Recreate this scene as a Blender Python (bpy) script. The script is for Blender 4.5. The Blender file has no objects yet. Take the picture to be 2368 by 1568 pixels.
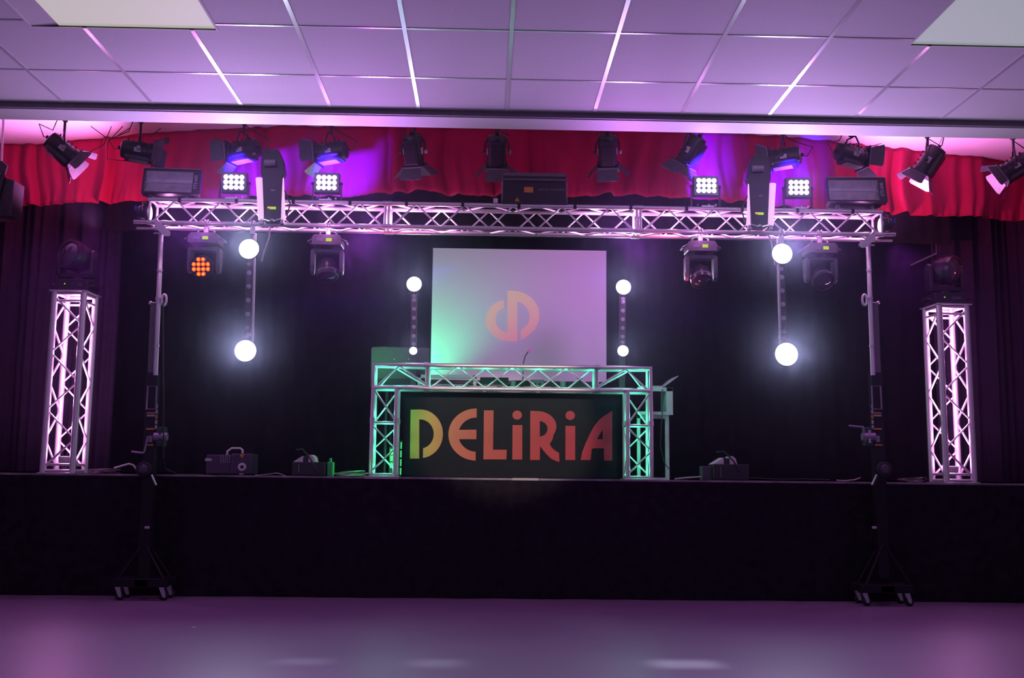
import bpy, bmesh, math, random
from mathutils import Vector, Matrix, Euler
from mathutils.geometry import tessellate_polygon
random.seed(7)
S = bpy.context.scene
C = S.collection
PI = math.pi
# ------------------------------------------------------------------ camera
FPX, CAMH = 2400.0, 0.975
TILT, YAW, ROLL = math.atan(313 / 2400.0), math.radians(1.45), math.radians(0.62)
fh = Vector((math.sin(YAW), math.cos(YAW), 0)); rt0 = Vector((math.cos(YAW), -math.sin(YAW), 0)); zz = Vector((0, 0, 1))
FWD = fh * math.cos(TILT) + zz * math.sin(TILT)
up0 = zz * math.cos(TILT) - fh * math.sin(TILT)
RT = rt0 * math.cos(ROLL) + up0 * math.sin(ROLL)
UP = up0 * math.cos(ROLL) - rt0 * math.sin(ROLL)
EYE = Vector((0, 0, CAMH))
cam_d = bpy.data.cameras.new('camera'); cam = bpy.data.objects.new('camera', cam_d); C.objects.link(cam)
cam_d.sensor_width = 36; cam_d.lens = 36 * FPX / 2368.0; cam_d.clip_end = 60
m = Matrix((RT, UP, -FWD)).transposed().to_4x4(); m.translation = EYE
cam.matrix_world = m; S.camera = cam
def at(px, py, D):
    d = FWD + RT * ((px - 1184) / FPX) + UP * ((784 - py) / FPX)
    return EYE + d * (D / d.y)
def atz(px, py, Z):
    d = FWD + RT * ((px - 1184) / FPX) + UP * ((784 - py) / FPX)
    return EYE + d * ((Z - CAMH) / d.z)
# ------------------------------------------------------------------ world, exposure
S.view_settings.view_transform = 'Standard'; S.view_settings.look = 'None'
S.view_settings.exposure = 0.0; S.view_settings.gamma = 1.0; S.view_settings.use_curve_mapping = False
w = bpy.data.worlds.new('world'); S.world = w; w.use_nodes = True
w.node_tree.nodes['Background'].inputs[0].default_value = (0.03, 0.02, 0.05, 1)
w.node_tree.nodes['Background'].inputs[1].default_value = 0.2
cy = S.cycles
cy.use_denoising = True; cy.use_adaptive_sampling = True; cy.adaptive_threshold = 0.03; cy.max_bounces = 5; cy.diffuse_bounces = 2; cy.glossy_bounces = 2; cy.volume_bounces = 0
cy.transmission_bounces = 4; cy.transparent_max_bounces = 6; cy.use_light_tree = True; cy.sample_clamp_indirect = 4; cy.caustics_reflective = False
# ------------------------------------------------------------------ light helpers
def point(loc, e, col, r=0.03):
    d = bpy.data.lights.new('lamp_light', 'POINT'); d.energy = e; d.color = col; d.shadow_soft_size = r
    o = bpy.data.objects.new('lamp_light', d); C.objects.link(o); o.location = loc; return o
def spot(loc, tgt, e, col, ang=60, blend=0.6, r=0.05):
    d = bpy.data.lights.new('spot_light', 'SPOT'); d.energy = e; d.color = col; d.spot_size = math.radians(ang); d.spot_blend = blend; d.shadow_soft_size = r
    o = bpy.data.objects.new('spot_light', d); C.objects.link(o); o.location = loc
    o.rotation_euler = (Vector(tgt) - Vector(loc)).to_track_quat('-Z', 'Y').to_euler(); return o
def area(loc, tgt, e, col, sx, sy, spread=180):
    d = bpy.data.lights.new('area_light', 'AREA'); d.energy = e; d.color = col; d.shape = 'RECTANGLE'; d.size = sx; d.size_y = sy; d.spread = math.radians(spread)
    o = bpy.data.objects.new('area_light', d); C.objects.link(o); o.location = loc
    o.rotation_euler = (Vector(tgt) - Vector(loc)).to_track_quat('-Z', 'Y').to_euler(); return o
# key depths (metres from the camera plane)
D_LINT, D_TR, D_SKIRT, D_BAR, D_TOW, D_BOOTH = 6.88, 8.10, 8.40, 8.36, 8.66, 8.92
Z_STAGE, Z_CEIL, Z_SC = 0.94, 3.44, 3.99
PINK = (1.0, 0.30, 0.95); PALEPINK = (1.0, 0.34, 0.90); GREENL = (0.08, 1.0, 0.55); COOL = (0.72, 0.78, 1.0); VIO = (0.30, 0.05, 1.0)
# hall: added fill out of view, one bluish area lamp and two violet spots
area((-0.5, -1.0, 3.3), (-0.5, 1.2, 0.0), 13, (0.66, 0.58, 1.0), 3.0, 1.2)
spot((-3.0, 0.2, 2.6), (-1.5, 8.6, 2.4), 42, (0.62, 0.12, 1.0), 70, 1.0, 0.1)
spot((3.0, 0.2, 2.6), (1.8, 8.6, 2.4), 42, (0.62, 0.12, 1.0), 70, 1.0, 0.1)
spot((0.3, 2.2, 2.9), (0.17, 9.1, 1.36), 800, (1.0, 0.80, 0.68), 14.5, 0.5, 0.05)          # added spot out of view that brightens the booth banner
# magenta wash of the truss over the hall floor and ceiling
for sx in (-2.2, -0.9, 1.1, 2.4):
    spot((sx, 7.90, 2.78), (sx * 1.2, 3.0, 3.0), 85, (0.64, 0.14, 1.0), 120, 1.0, 0.08)
# added red spots without fixtures that brighten the valance and its folds
for p_, t_, e_, an in (((-2.7, 8.45, 2.75), (-4.2, 9.25, 3.75), 80, 72), ((2.9, 8.45, 2.75), (4.3, 9.3, 3.75), 80, 72), ((-4.6, 8.3, 2.6), (-3.2, 9.0, 3.7), 36, 64), ((4.8, 8.3, 2.6), (3.3, 9.0, 3.7), 36, 64),
                       ((-0.9, 8.0, 2.2), (-0.2, 8.85, 3.5), 9, 100), ((1.6, 8.0, 2.2), (0.9, 8.85, 3.5), 11, 100)):
    spot(p_, t_, e_, (1.0, 0.06, 0.22), an, 1.0, 0.05)
# light patches on the hall floor, made by added narrow area lamps
for px, py, w_, h_, e_ in ((1585, 1536, 0.34, 0.22, 0.30), (1010, 1534, 0.26, 0.22, 0.10), (700, 1530, 0.26, 0.16, 0.07)):
    q_ = atz(px, py, 0.0); area(q_ + Vector((0, -0.1, 3.2)), q_, e_, (0.8, 0.85, 1.0), w_, h_, 4)

for sx in (-3.0, -1.0, 1.2, 3.2):  # added violet spots that tint the hall floor
    spot((sx, 7.88, 2.76), (sx * 1.1, 6.4, 0.0), 62, (0.76, 0.07, 0.95), 110, 1.0, 0.08)
# ------------------------------------------------------------------ materials
MATS = {}
def mat(name, col=(0.5, 0.5, 0.5), rough=0.5, metal=0.0, emit=None, es=1.0, noise=0.0, nscale=30.0, bump=0.0, spec=0.5):
    if name in MATS: return MATS[name]
    m = bpy.data.materials.new(name); m.use_nodes = True; nt = m.node_tree; b = nt.nodes['Principled BSDF']
    b.inputs['Base Color'].default_value = (*col, 1); b.inputs['Roughness'].default_value = rough; b.inputs['Metallic'].default_value = metal
    b.inputs['Specular IOR Level'].default_value = spec
    if emit: b.inputs['Emission Color'].default_value = (*emit, 1); b.inputs['Emission Strength'].default_value = es
    if noise or bump:
        tc = nt.nodes.new('ShaderNodeTexCoord'); n = nt.nodes.new('ShaderNodeTexNoise'); n.inputs['Scale'].default_value = nscale; n.inputs['Detail'].default_value = 4
        nt.links.new(tc.outputs['Object'], n.inputs['Vector'])
        if noise:
            r = nt.nodes.new('ShaderNodeValToRGB'); r.color_ramp.elements[0].position = 0.3; r.color_ramp.elements[1].position = 0.7
            r.color_ramp.elements[0].color = (*[c * (1 - noise) for c in col], 1); r.color_ramp.elements[1].color = (*[min(1, c * (1 + noise)) for c in col], 1)
            nt.links.new(n.outputs['Fac'], r.inputs['Fac']); nt.links.new(r.outputs['Color'], b.inputs['Base Color'])
        if bump:
            bp = nt.nodes.new('ShaderNodeBump'); bp.inputs['Strength'].default_value = bump; bp.inputs['Distance'].default_value = 0.01
            nt.links.new(n.outputs['Fac'], bp.inputs['Height']); nt.links.new(bp.outputs['Normal'], b.inputs['Normal'])
    MATS[name] = m; return m
ALU = mat('brushed_aluminium', (0.72, 0.72, 0.74), 0.38, 0.55, noise=0.06, nscale=60)
STEEL = mat('galvanised_steel', (0.62, 0.62, 0.64), 0.35, 0.8, noise=0.1, nscale=40)
BLACK = mat('black_casing', (0.018, 0.017, 0.022), 0.45, 0.0, noise=0.2, nscale=25)
BLACKP = mat('black_satin_paint', (0.03, 0.028, 0.036), 0.32, 0.0, noise=0.15, nscale=25)
DARKG = mat('dark_grey_paint', (0.07, 0.07, 0.085), 0.42, 0.0, noise=0.15, nscale=25)
GREYP = mat('grey_painted_metal', (0.28, 0.28, 0.31), 0.4, 0.1, noise=0.08)
RUB = mat('rubber', (0.02, 0.02, 0.02), 0.8)
WHITEP = mat('white_plastic', (0.7, 0.7, 0.72), 0.4, noise=0.04)
GLASSD = mat('dark_glossy_glass', (0.05, 0.05, 0.07), 0.05, 0.0, spec=1.0, noise=0.1)
LENSE = mat('lit_led_lens', (0.6, 0.6, 0.6), 0.5, emit=(0.92, 0.90, 1.0), es=1.0)
WHITEL = mat('lit_lamp_white', (0.6, 0.6, 0.6), 0.5, emit=(0.95, 1.0, 0.98), es=1.2)
ORANGEL = mat('lit_amber_led', (0.3, 0.1, 0.02), 0.5, emit=(1.0, 0.42, 0.0), es=0.95)
REDRIM = mat('amber_led_rim', (0.3, 0.02, 0.02), 0.4, emit=(0.9, 0.06, 0.01), es=0.9)
DISP = mat('green_display', (0.05, 0.1, 0.02), 0.3, emit=(0.42, 0.62, 0.02), es=1.0)
GRLED = mat('green_led', (0.05, 0.2, 0.02), 0.3, emit=(0.2, 0.7, 0.0), es=1.0)
GRLEDB = mat('green_led_bar', (0.05, 0.2, 0.02), 0.3, emit=(0.05, 0.75, 0.22), es=1.0)
DULLL = mat('unlit_lens', (0.45, 0.45, 0.5), 0.15, spec=0.8)
PINKGLOW = mat('pink_glow', (0.6, 0.5, 0.6), 0.4, emit=(0.85, 0.50, 0.80), es=0.9)  # pink glow: lamp lenses, and the light painted onto the side tubes
LABEL = mat('pale_label', (0.55, 0.55, 0.58), 0.6)
YEL = mat('yellow_label', (0.65, 0.33, 0.03), 0.6)
ORANGELAB = mat('orange_label', (0.75, 0.28, 0.05), 0.6)
CABLE = mat('black_cable', (0.03, 0.03, 0.035), 0.5)
CABLEW = mat('pale_cable', (0.5, 0.5, 0.5), 0.5)
GREENP = mat('green_bottle_plastic', (0.04, 0.55, 0.14), 0.4)
BLUEP = mat('blue_plug', (0.05, 0.08, 0.5), 0.4)

# ------------------------------------------------------------------ mesh builder
class MB:
    def __init__(s): s.v = []; s.f = []
    def _add(s, vs, fs):
        k = len(s.v); s.v += [Vector(p) for p in vs]; s.f += [tuple(i + k for i in f) for f in fs]; return s
    def box(s, c, d, M=None):
        x, y, z = d[0] / 2, d[1] / 2, d[2] / 2; c = Vector(c)
        P = [Vector(p) for p in ((-x, -y, -z), (x, -y, -z), (x, y, -z), (-x, y, -z), (-x, -y, z), (x, -y, z), (x, y, z), (-x, y, z))]
        if M is not None: P = [M @ p for p in P]
        return s._add([c + p for p in P], [(0, 3, 2, 1), (4, 5, 6, 7), (0, 1, 5, 4), (1, 2, 6, 5), (2, 3, 7, 6), (3, 0, 4, 7)])
    def box2(s, a, b):
        return s.box([(a[i] + b[i]) / 2 for i in range(3)], [abs(a[i] - b[i]) for i in range(3)])
    def tube(s, a, b, r, n=10, r2=None, cap=True):
        a = Vector(a); b = Vector(b); r2 = r if r2 is None else r2; d = (b - a).normalized()
        u = d.orthogonal().normalized(); w = d.cross(u)
        vs = []
        for P, R in ((a, r), (b, r2)):
            for i in range(n):
                t = 2 * PI * i / n; vs.append(P + (u * math.cos(t) + w * math.sin(t)) * R)
        fs = [(i, (i + 1) % n, n + (i + 1) % n, n + i) for i in range(n)]
        if cap: fs += [tuple(reversed(range(n))), tuple(range(n, 2 * n))]
        return s._add(vs, fs)
    def path(s, pts, r, n=8, closed=False):
        pts = [Vector(p) for p in pts]; N = len(pts); vs = []; prev = None
        for i, p in enumerate(pts):
            if closed: d = pts[(i + 1) % N] - pts[i - 1]
            else: d = pts[min(i + 1, N - 1)] - pts[max(i - 1, 0)]
            d.normalize()
            u = (prev - d * prev.dot(d)) if prev is not None else d.orthogonal()
            if u.length < 1e-6: u = d.orthogonal()
            u.normalize(); prev = u; w_ = d.cross(u)
            for k in range(n):
                t = 2 * PI * k / n; vs.append(p + (u * math.cos(t) + w_ * math.sin(t)) * r)
        fs = []
        for i in range(N if closed else N - 1):
            j = (i + 1) % N
            for k in range(n): fs.append((i * n + k, i * n + (k + 1) % n, j * n + (k + 1) % n, j * n + k))
        if not closed: fs += [tuple(reversed(range(n))), tuple(range((N - 1) * n, N * n))]
        return s._add(vs, fs)
    def lathe(s, prof, a, axis, n=20):   # prof: (distance along axis, radius)
        a = Vector(a); d = Vector(axis).normalized(); u = d.orthogonal().normalized(); w_ = d.cross(u); vs = []
        for h, r in prof:
            for k in range(n):
                t = 2 * PI * k / n; vs.append(a + d * h + (u * math.cos(t) + w_ * math.sin(t)) * max(r, 1e-4))
        fs = []
        for i in range(len(prof) - 1):
            for k in range(n): fs.append((i * n + k, i * n + (k + 1) % n, (i + 1) * n + (k + 1) % n, (i + 1) * n + k))
        fs += [tuple(reversed(range(n))), tuple(range((len(prof) - 1) * n, len(prof) * n))]
        return s._add(vs, fs)
    def prism(s, loops, off, M=None):    # loops of 3D points (first outer, rest holes), off = extrusion vector
        loops = [[Vector(p) for p in l] for l in loops]; off = Vector(off)
        tris = tessellate_polygon(loops); flat = [p for l in loops for p in l]; n = len(flat)
        fs = [tuple(t) for t in tris] + [tuple(i + n for i in reversed(t)) for t in tris]
        k = 0
        for l in loops:
            L = len(l)
            for i in range(L): j = (i + 1) % L; fs.append((k + i, k + j, n + k + j, n + k + i))
            k += L
        return s._add(flat + [p + off for p in flat], fs)
    def ball(s, c, r, n=14, sc=(1, 1, 1)):
        c = Vector(c); rings = n // 2; vs = []; fs = []
        for i in range(1, rings):
            ph = PI * i / rings
            for k in range(n):
                t = 2 * PI * k / n; vs.append(c + Vector((math.sin(ph) * math.cos(t) * r * sc[0], math.sin(ph) * math.sin(t) * r * sc[1], math.cos(ph) * r * sc[2])))
        tp = len(vs); vs += [c + Vector((0, 0, r * sc[2])), c - Vector((0, 0, r * sc[2]))]
        for i in range(rings - 2):
            for k in range(n): fs.append((i * n + k, (i + 1) * n + k, (i + 1) * n + (k + 1) % n, i * n + (k + 1) % n))
        for k in range(n): fs.append((tp, k, (k + 1) % n)); fs.append((tp + 1, (rings - 2) * n + (k + 1) % n, (rings - 2) * n + k))
        return s._add(vs, fs)
    def build(s, name, m, parent=None, bev=0.0, smooth=False, M=None, mats=None):
        me = bpy.data.meshes.new(name)
        vs = s.v if M is None else [M @ p for p in s.v]
        base = world_of(parent) if parent else Vector((0, 0, 0))
        if parent is None:
            lo = Vector([min(p[i] for p in vs) for i in range(3)]); hi = Vector([max(p[i] for p in vs) for i in range(3)])
            base = Vector(((lo.x + hi.x) / 2, (lo.y + hi.y) / 2, lo.z))
        me.from_pydata([tuple(p - base) for p in vs], [], s.f)
        b = bmesh.new(); b.from_mesh(me); bmesh.ops.recalc_face_normals(b, faces=b.faces); b.to_mesh(me); b.free()
        me.materials.append(m)
        o = bpy.data.objects.new(name, me); C.objects.link(o)
        if parent: o.parent = parent; LOC[o.name] = base.copy()
        else: o.location = base; LOC[o.name] = base.copy()
        if smooth:
            for p in me.polygons: p.use_smooth = True
            try: me.set_sharp_from_angle(angle=math.radians(38))
            except Exception: pass
        if bev:
            md = o.modifiers.new('bevel', 'BEVEL'); md.width = bev; md.segments = 2; md.limit_method = 'ANGLE'; md.angle_limit = math.radians(40)
        return o
LOC = {}
def world_of(o): return LOC[o.name]
def thing(name, label, cat, loc, group=None):
    o = bpy.data.objects.new(name, None); C.objects.link(o); o.location = loc; o.empty_display_size = 0.1
    LOC[o.name] = Vector(loc); o['label'] = label; o['category'] = cat
    if group: o['group'] = group
    return o
def tag(o, label, cat, group=None, kind=None):
    o['label'] = label; o['category'] = cat
    if group: o['group'] = group
    if kind: o['kind'] = kind
    return o
def struct(name, mb, m, **k):
    o = mb.build(name, m, **k); o['kind'] = 'structure'; return o
# every mesh of a thing is modelled in world coordinates and stored relative to the thing's base, so parts keep zero offsets
def frameM(loc, xdir, ydir):   # matrix from local (x right, y forward, z up) to world
    x = Vector(xdir).normalized(); y = Vector(ydir); y = (y - x * y.dot(x)).normalized(); z = x.cross(y)
    M = Matrix((x, y, z)).transposed().to_4x4(); M.translation = Vector(loc); return M

# ================================================================== SETTING
# ---- floor
fm = bpy.data.materials.new('grey_linoleum'); fm.use_nodes = True; nt = fm.node_tree; b = nt.nodes['Principled BSDF']
tc = nt.nodes.new('ShaderNodeTexCoord'); n1 = nt.nodes.new('ShaderNodeTexNoise'); n1.inputs['Scale'].default_value = 1.3; n1.inputs['Detail'].default_value = 6
r1 = nt.nodes.new('ShaderNodeValToRGB'); r1.color_ramp.elements[0].color = (0.115, 0.100, 0.130, 1); r1.color_ramp.elements[1].color = (0.165, 0.148, 0.180, 1)
nt.links.new(tc.outputs['Object'], n1.inputs['Vector']); nt.links.new(n1.outputs['Fac'], r1.inputs['Fac']); nt.links.new(r1.outputs['Color'], b.inputs['Base Color'])
b.inputs['Roughness'].default_value = 0.42
struct('floor', MB().box2((-5.6, -4, -0.1), (5.6, D_SKIRT + 0.3, 0)), fm)
# ---- stage deck and skirt
deckm = mat('black_stage_deck', (0.03, 0.028, 0.033), 0.55, noise=0.3, nscale=8)
velvet = mat('black_velvet', (0.020, 0.016, 0.023), 0.95, noise=0.3, nscale=12, spec=0.1)
struct('trim_1', MB().box2((-5.6, D_SKIRT + 0.02, Z_STAGE - 0.12), (5.6, 12.2, Z_STAGE)), deckm)
bm_ = MB(); n = 560; rows = [0.006, 0.3, 0.6, Z_STAGE - 0.012]
vs = []; 
for zi, z in enumerate(rows):
    for i in range(n + 1):
        x = -5.6 + 11.2 * i / n
        y = D_SKIRT - 0.010 + (0.010 * math.sin(x * 7.0 + math.sin(x * 2.3) * 2) + 0.006 * math.sin(x * 17 + 1)) * (1.0 - z / 1.4)
        zz_ = z + (0.006 * math.sin(x * 3.1) + 0.004 * math.sin(x * 11)) * (1 if zi == 0 else 0)
        vs.append((x, y, zz_))
fs = [(r * (n + 1) + i, r * (n + 1) + i + 1, (r + 1) * (n + 1) + i + 1, (r + 1) * (n + 1) + i) for r in range(len(rows) - 1) for i in range(n)]
bm_._add(vs, fs); sk = bm_.build('stage_skirt', velvet, smooth=True); tag(sk, 'black velvet skirt hanging from the stage edge down to the floor', 'curtain')
struct('trim_2', MB().box2((-5.6, D_SKIRT - 0.002, Z_STAGE - 0.012), (5.6, D_SKIRT + 0.02, Z_STAGE + 0.004)), mat('worn_edge_strip', (0.25, 0.22, 0.25), 0.5, noise=0.5, nscale=6), bev=0.002)
# ---- walls
wallm = mat('painted_wall', (0.55, 0.53, 0.56), 0.8, noise=0.05, nscale=5)
darkw = mat('black_stage_wall', (0.02, 0.019, 0.024), 0.9)
struct('wall_left', MB().box2((-5.7, -4, 0), (-5.6, 8.3, Z_SC)), wallm)
struct('wall_right', MB().box2((5.6, -4, 0), (5.7, 8.3, Z_SC)), wallm)
struct('wall_back', MB().box2((-5.7, -4.1, 0), (5.7, -4, Z_SC)), wallm)
struct('wall_stage_left', MB().box2((-5.7, 8.3, 0), (-5.6, 12.2, Z_SC)), darkw)
struct('wall_stage_right', MB().box2((5.6, 8.3, 0), (5.7, 12.2, Z_SC)), darkw)
struct('wall_stage_rear', MB().box2((-5.7, 12.2, 0), (5.7, 12.3, Z_SC)), darkw)
# ---- suspended ceiling
tilem = mat('mineral_ceiling_tile', (0.62, 0.61, 0.63), 0.75, noise=0.03, nscale=60, bump=0.05)
gridm = mat('white_grid_bar', (0.72, 0.72, 0.74), 0.22, 0.35)
pa = atz(80, 66, Z_CEIL); pb = atz(497, 63, Z_CEIL); pc = atz(2105, 104, Z_CEIL)
LX0, LX1, LY = pa.x, pb.x, (pa.y + pb.y) / 2
RX0, RY = pc.x, pc.y; RX1 = RX0 + (LX1 - LX0)
LY0, RY0 = LY - 1.2, RY - 1.2
yE = D_LINT - 0.02
def ceil_rects():
    R = []
    ys = sorted({-4.0, LY0, LY, RY0, RY, yE}); xs = [-5.6, LX0, LX1, RX0, RX1, 5.6]
    for j in range(len(ys) - 1):
        ym = (ys[j] + ys[j + 1]) / 2
        hl = LY0 < ym < LY; hr = RY0 < ym < RY
        segs = []; cur = -5.6
        if hl: segs.append((cur, LX0)); cur = LX1
        if hr: segs.append((cur, RX0)); cur = RX1
        segs.append((cur, 5.6))
        for a_, b_ in segs: R.append((a_, b_, ys[j], ys[j + 1]))
    return R
cb = MB()
for a_, b_, c_, d_ in ceil_rects(): cb.box2((a_, c_, Z_CEIL), (b_, d_, Z_CEIL + 0.02))
struct('ceiling', cb, tilem)
xg = atz(1172, 250, Z_CEIL).x; yc = [atz(1184, 184, Z_CEIL).y, atz(1184, 71, Z_CEIL).y]; dyc = yc[0] - yc[1]
g = MB()
k = -9
while k <= 9:
    x = xg + 0.6 * k
    if -5.5 < x < 5.5:
        for a_, b_, c_, d_ in ceil_rects():
            if a_ < x < b_: g.box2((x - 0.012, c_, Z_CEIL - 0.003), (x + 0.012, d_, Z_CEIL + 0.001))
    k += 1
for j in range(0, 15):
    y = yc[0] - dyc * j
    for a_, b_, c_, d_ in ceil_rects():
        if c_ < y < d_: g.box2((a_, y - 0.008, Z_CEIL - 0.0025), (b_, y + 0.008, Z_CEIL + 0.001))
struct('trim_3', g, gridm)
# ---- coffers with daylight diffusers
coffm = mat('coffer_plaster', (0.7, 0.69, 0.68), 0.7, noise=0.03)
diffL = mat('diffuser_left', (0.4, 0.4, 0.38), 0.7, emit=(0.42, 0.40, 0.34), es=0.95)
diffR = mat('diffuser_right', (0.4, 0.4, 0.4), 0.7, emit=(0.27, 0.31, 0.31), es=0.9)
for idx, (x0, x1, y0, y1, dm, hh) in enumerate(((LX0, LX1, LY0, LY, diffL, 0.026), (RX0, RX1, RY0, RY, diffR, 0.026))):
    f_ = MB(); t = 0.012
    f_.box2((x0 - t, y0, Z_CEIL - 0.004), (x0, y1, Z_CEIL + hh)); f_.box2((x1, y0, Z_CEIL - 0.004), (x1 + t, y1, Z_CEIL + hh))
    f_.box2((x0 - t, y1, Z_CEIL - 0.004), (x1 + t, y1 + t, Z_CEIL + hh)); f_.box2((x0 - t, y0 - t, Z_CEIL - 0.004), (x1 + t, y0, Z_CEIL + hh))
    win = struct('window_%d' % (idx + 1), f_, coffm)
    if idx == 0: MB()._add([(x0, y0, Z_CEIL), (x0, y1, Z_CEIL), (x0 + 0.15, y1, Z_CEIL + hh - 0.02), (x0 + 0.15, y0, Z_CEIL + hh - 0.02)], [(0, 1, 2, 3)]).build('sloped_reveal', coffm, parent=win)
    d_ = MB().box2((x0 + (0.15 if idx == 0 else 0), y0, Z_CEIL + hh - 0.02), (x1, y1, Z_CEIL + hh)).build('diffuser_panel', dm, parent=win)
# ---- lintel beam at the end of the suspended ceiling + higher ceiling over the stage
zl_top = Z_CEIL + 0.02
lm = mat('white_beam_paint', (0.66, 0.64, 0.67), 0.6, noise=0.03, nscale=8)
zb = at(1184, 274, D_LINT).z
y2 = atz(1184, 299, zb).y
struct('trim_4', MB().box2((-5.6, D_LINT, zb), (5.6, y2, Z_SC)), lm, bev=0.003)
struct('trim_5', MB().box2((-5.6, D_LINT - 0.03, zb + 0.004), (5.6, D_LINT - 0.002, Z_CEIL + 0.02)), mat('ceiling_edge_profile', (0.20, 0.185, 0.21), 0.6, noise=0.08), bev=0.006)
struct('ceiling_stage', MB().box2((-5.6, 9.60, Z_SC), (5.6, 12.2, Z_SC + 0.05)), mat('black_fly_ceiling', (0.012, 0.011, 0.014), 0.9))
struct('ceiling_apron', MB().box2((-5.6, D_LINT, Z_SC), (5.6, 9.60, Z_SC + 0.05)), mat('white_stage_ceiling', (0.72, 0.70, 0.73), 0.7, noise=0.04, nscale=4))

# ================================================================== CURTAINS
topP = [(-150, 347), (0, 338), (120, 330), (300, 312), (430, 299), (560, 294), (800, 290), (1184, 292), (1500, 300), (1760, 309), (1880, 322), (2060, 341), (2220, 358), (2330, 371), (2440, 380), (2600, 396)]
botP = [(-150, 476), (30, 470), (150, 468), (320, 467), (560, 455), (800, 452), (950, 445), (1100, 449), (1400, 451), (1600, 458), (1760, 470), (1900, 482), (2060, 490), (2130, 496), (2250, 501), (2400, 507), (2600, 515)]
plan = [atz(px, py, Z_SC) for px, py in topP]
def interp(tab, x):
    if x <= tab[0][0]: a, b_ = tab[0], tab[1]
    elif x >= tab[-1][0]: a, b_ = tab[-2], tab[-1]
    else:
        for i in range(len(tab) - 1):
            if tab[i][0] <= x <= tab[i + 1][0]: a, b_ = tab[i], tab[i + 1]; break
    return a[1] + (b_[1] - a[1]) * (x - a[0]) / (b_[0] - a[0])
planT = [(p.x, p.y) for p in plan]
def plan_y(x): return min(9.50, sum(interp(planT, x + o) for o in (-0.35, -0.2, -0.1, 0, 0.1, 0.2, 0.35)) / 7)
botT = []
for px, py in botP:
    D = 8.9
    for _ in range(12): p = at(px, py, D); D = plan_y(p.x)
    botT.append((p.x, p.z))
redm = bpy.data.materials.new('red_velvet'); redm.use_nodes = True; nt = redm.node_tree; b = nt.nodes['Principled BSDF']
b.inputs['Base Color'].default_value = (0.40, 0.008, 0.070, 1); b.inputs['Roughness'].default_value = 0.75; b.inputs['Specular IOR Level'].default_value = 0.25
b.inputs['Sheen Weight'].default_value = 0.06; b.inputs['Sheen Tint'].default_value = (1, 0.3, 0.4, 1)
tc = nt.nodes.new('ShaderNodeTexCoord'); n1 = nt.nodes.new('ShaderNodeTexNoise'); n1.inputs['Scale'].default_value = 14; bp = nt.nodes.new('ShaderNodeBump'); bp.inputs['Strength'].default_value = 0.15
nt.links.new(tc.outputs['Object'], n1.inputs['Vector']); nt.links.new(n1.outputs['Fac'], bp.inputs['Height']); nt.links.new(bp.outputs['Normal'], b.inputs['Normal'])
rng = random.Random(3)
knots = []; x = -5.5
while x < 5.6:
    knots.append((x, rng.uniform(-1, 1))); x += rng.uniform(0.05, 0.16)
def fold(x, z, seed=0):
    t = 0.0
    for i in range(len(knots) - 1):
        if knots[i][0] <= x < knots[i + 1][0]:
            u = (x - knots[i][0]) / (knots[i + 1][0] - knots[i][0]); u = u * u * (3 - 2 * u); t = knots[i][1] * (1 - u) + knots[i + 1][1] * u; break
    return t
NX, NZ = 1300, 16
vs = []
for j in range(NZ + 1):
    q = j / NZ
    for i in range(NX + 1):
        x = -5.5 + 11.0 * i / NX
        zb_ = interp(botT, x) + 0.012 * fold(x * 0.5 + 0.3, 0)
        z = Z_SC - 0.003 + (zb_ - Z_SC) * q
        sh = x + 0.07 * q * math.sin(x * 1.7) + 0.02 * math.sin(q * 5 + x * 3)
        a_ = 0.034 + 0.056 * q
        y = plan_y(x) + a_ * fold(sh, z) + 0.012 * math.sin(sh * 38 + 3 * math.sin(sh * 3)) * (0.4 + 0.6 * q)
        if q > 0.82: y += 0.006 * math.sin(x * 90 + q * 9)
        vs.append((x, y, z))
fs = [(j * (NX + 1) + i, j * (NX + 1) + i + 1, (j + 1) * (NX + 1) + i + 1, (j + 1) * (NX + 1) + i) for j in range(NZ) for i in range(NX)]
val = MB()._add(vs, fs).build('valance_curtain', redm, smooth=True)
val.modifiers.new('thick', 'SOLIDIFY').thickness = 0.004
tag(val, 'long gathered red velvet valance hanging across the top of the stage', 'curtain')
def drape(name, label, x0, x1, y, z0, z1, amp, freq, m, sd=0):
    N = int((x1 - x0) * 90); rg = random.Random(sd); ph = [rg.uniform(0, 6) for _ in range(4)]; vs = []
    for j in range(6):
        q = j / 5
        for i in range(N + 1):
            x = x0 + (x1 - x0) * i / N
            vs.append((x + 0.01 * math.sin(q * 3 + x * 5), y + amp * (math.sin(x * freq + 1.4 * math.sin(x * freq * 0.31 + ph[0]) + ph[1]) + 0.35 * math.sin(x * freq * 2.7 + ph[2])), z0 + (z1 - z0) * q))
    fs = [(j * (N + 1) + i, j * (N + 1) + i + 1, (j + 1) * (N + 1) + i + 1, (j + 1) * (N + 1) + i) for j in range(5) for i in range(N)]
    o = MB()._add(vs, fs).build(name, m, smooth=True); o.modifiers.new('thick', 'SOLIDIFY').thickness = 0.004
    tag(o, label, 'curtain'); return o
legm = mat('dark_wing_velvet', (0.040, 0.022, 0.055), 0.85, noise=0.15, nscale=10, spec=0.2)
backm = mat('black_backdrop_velvet', (0.014, 0.013, 0.018), 0.9, noise=0.25, nscale=6, spec=0.15)
D_LEG = 10.0
xl1 = at(268, 800, D_LEG).x; xr0 = at(2166, 800, D_LEG).x
drape('wing_curtain', 'dark violet pleated wing curtain behind the left truss tower', -5.5, xl1, D_LEG, Z_STAGE + 0.01, Z_SC - 0.01, 0.045, 26, legm, 1)
drape('wing_curtain', 'dark pleated wing curtain behind the right truss tower', xr0, 5.5, D_LEG, Z_STAGE + 0.01, Z_SC - 0.01, 0.045, 26, legm, 2)
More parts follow.
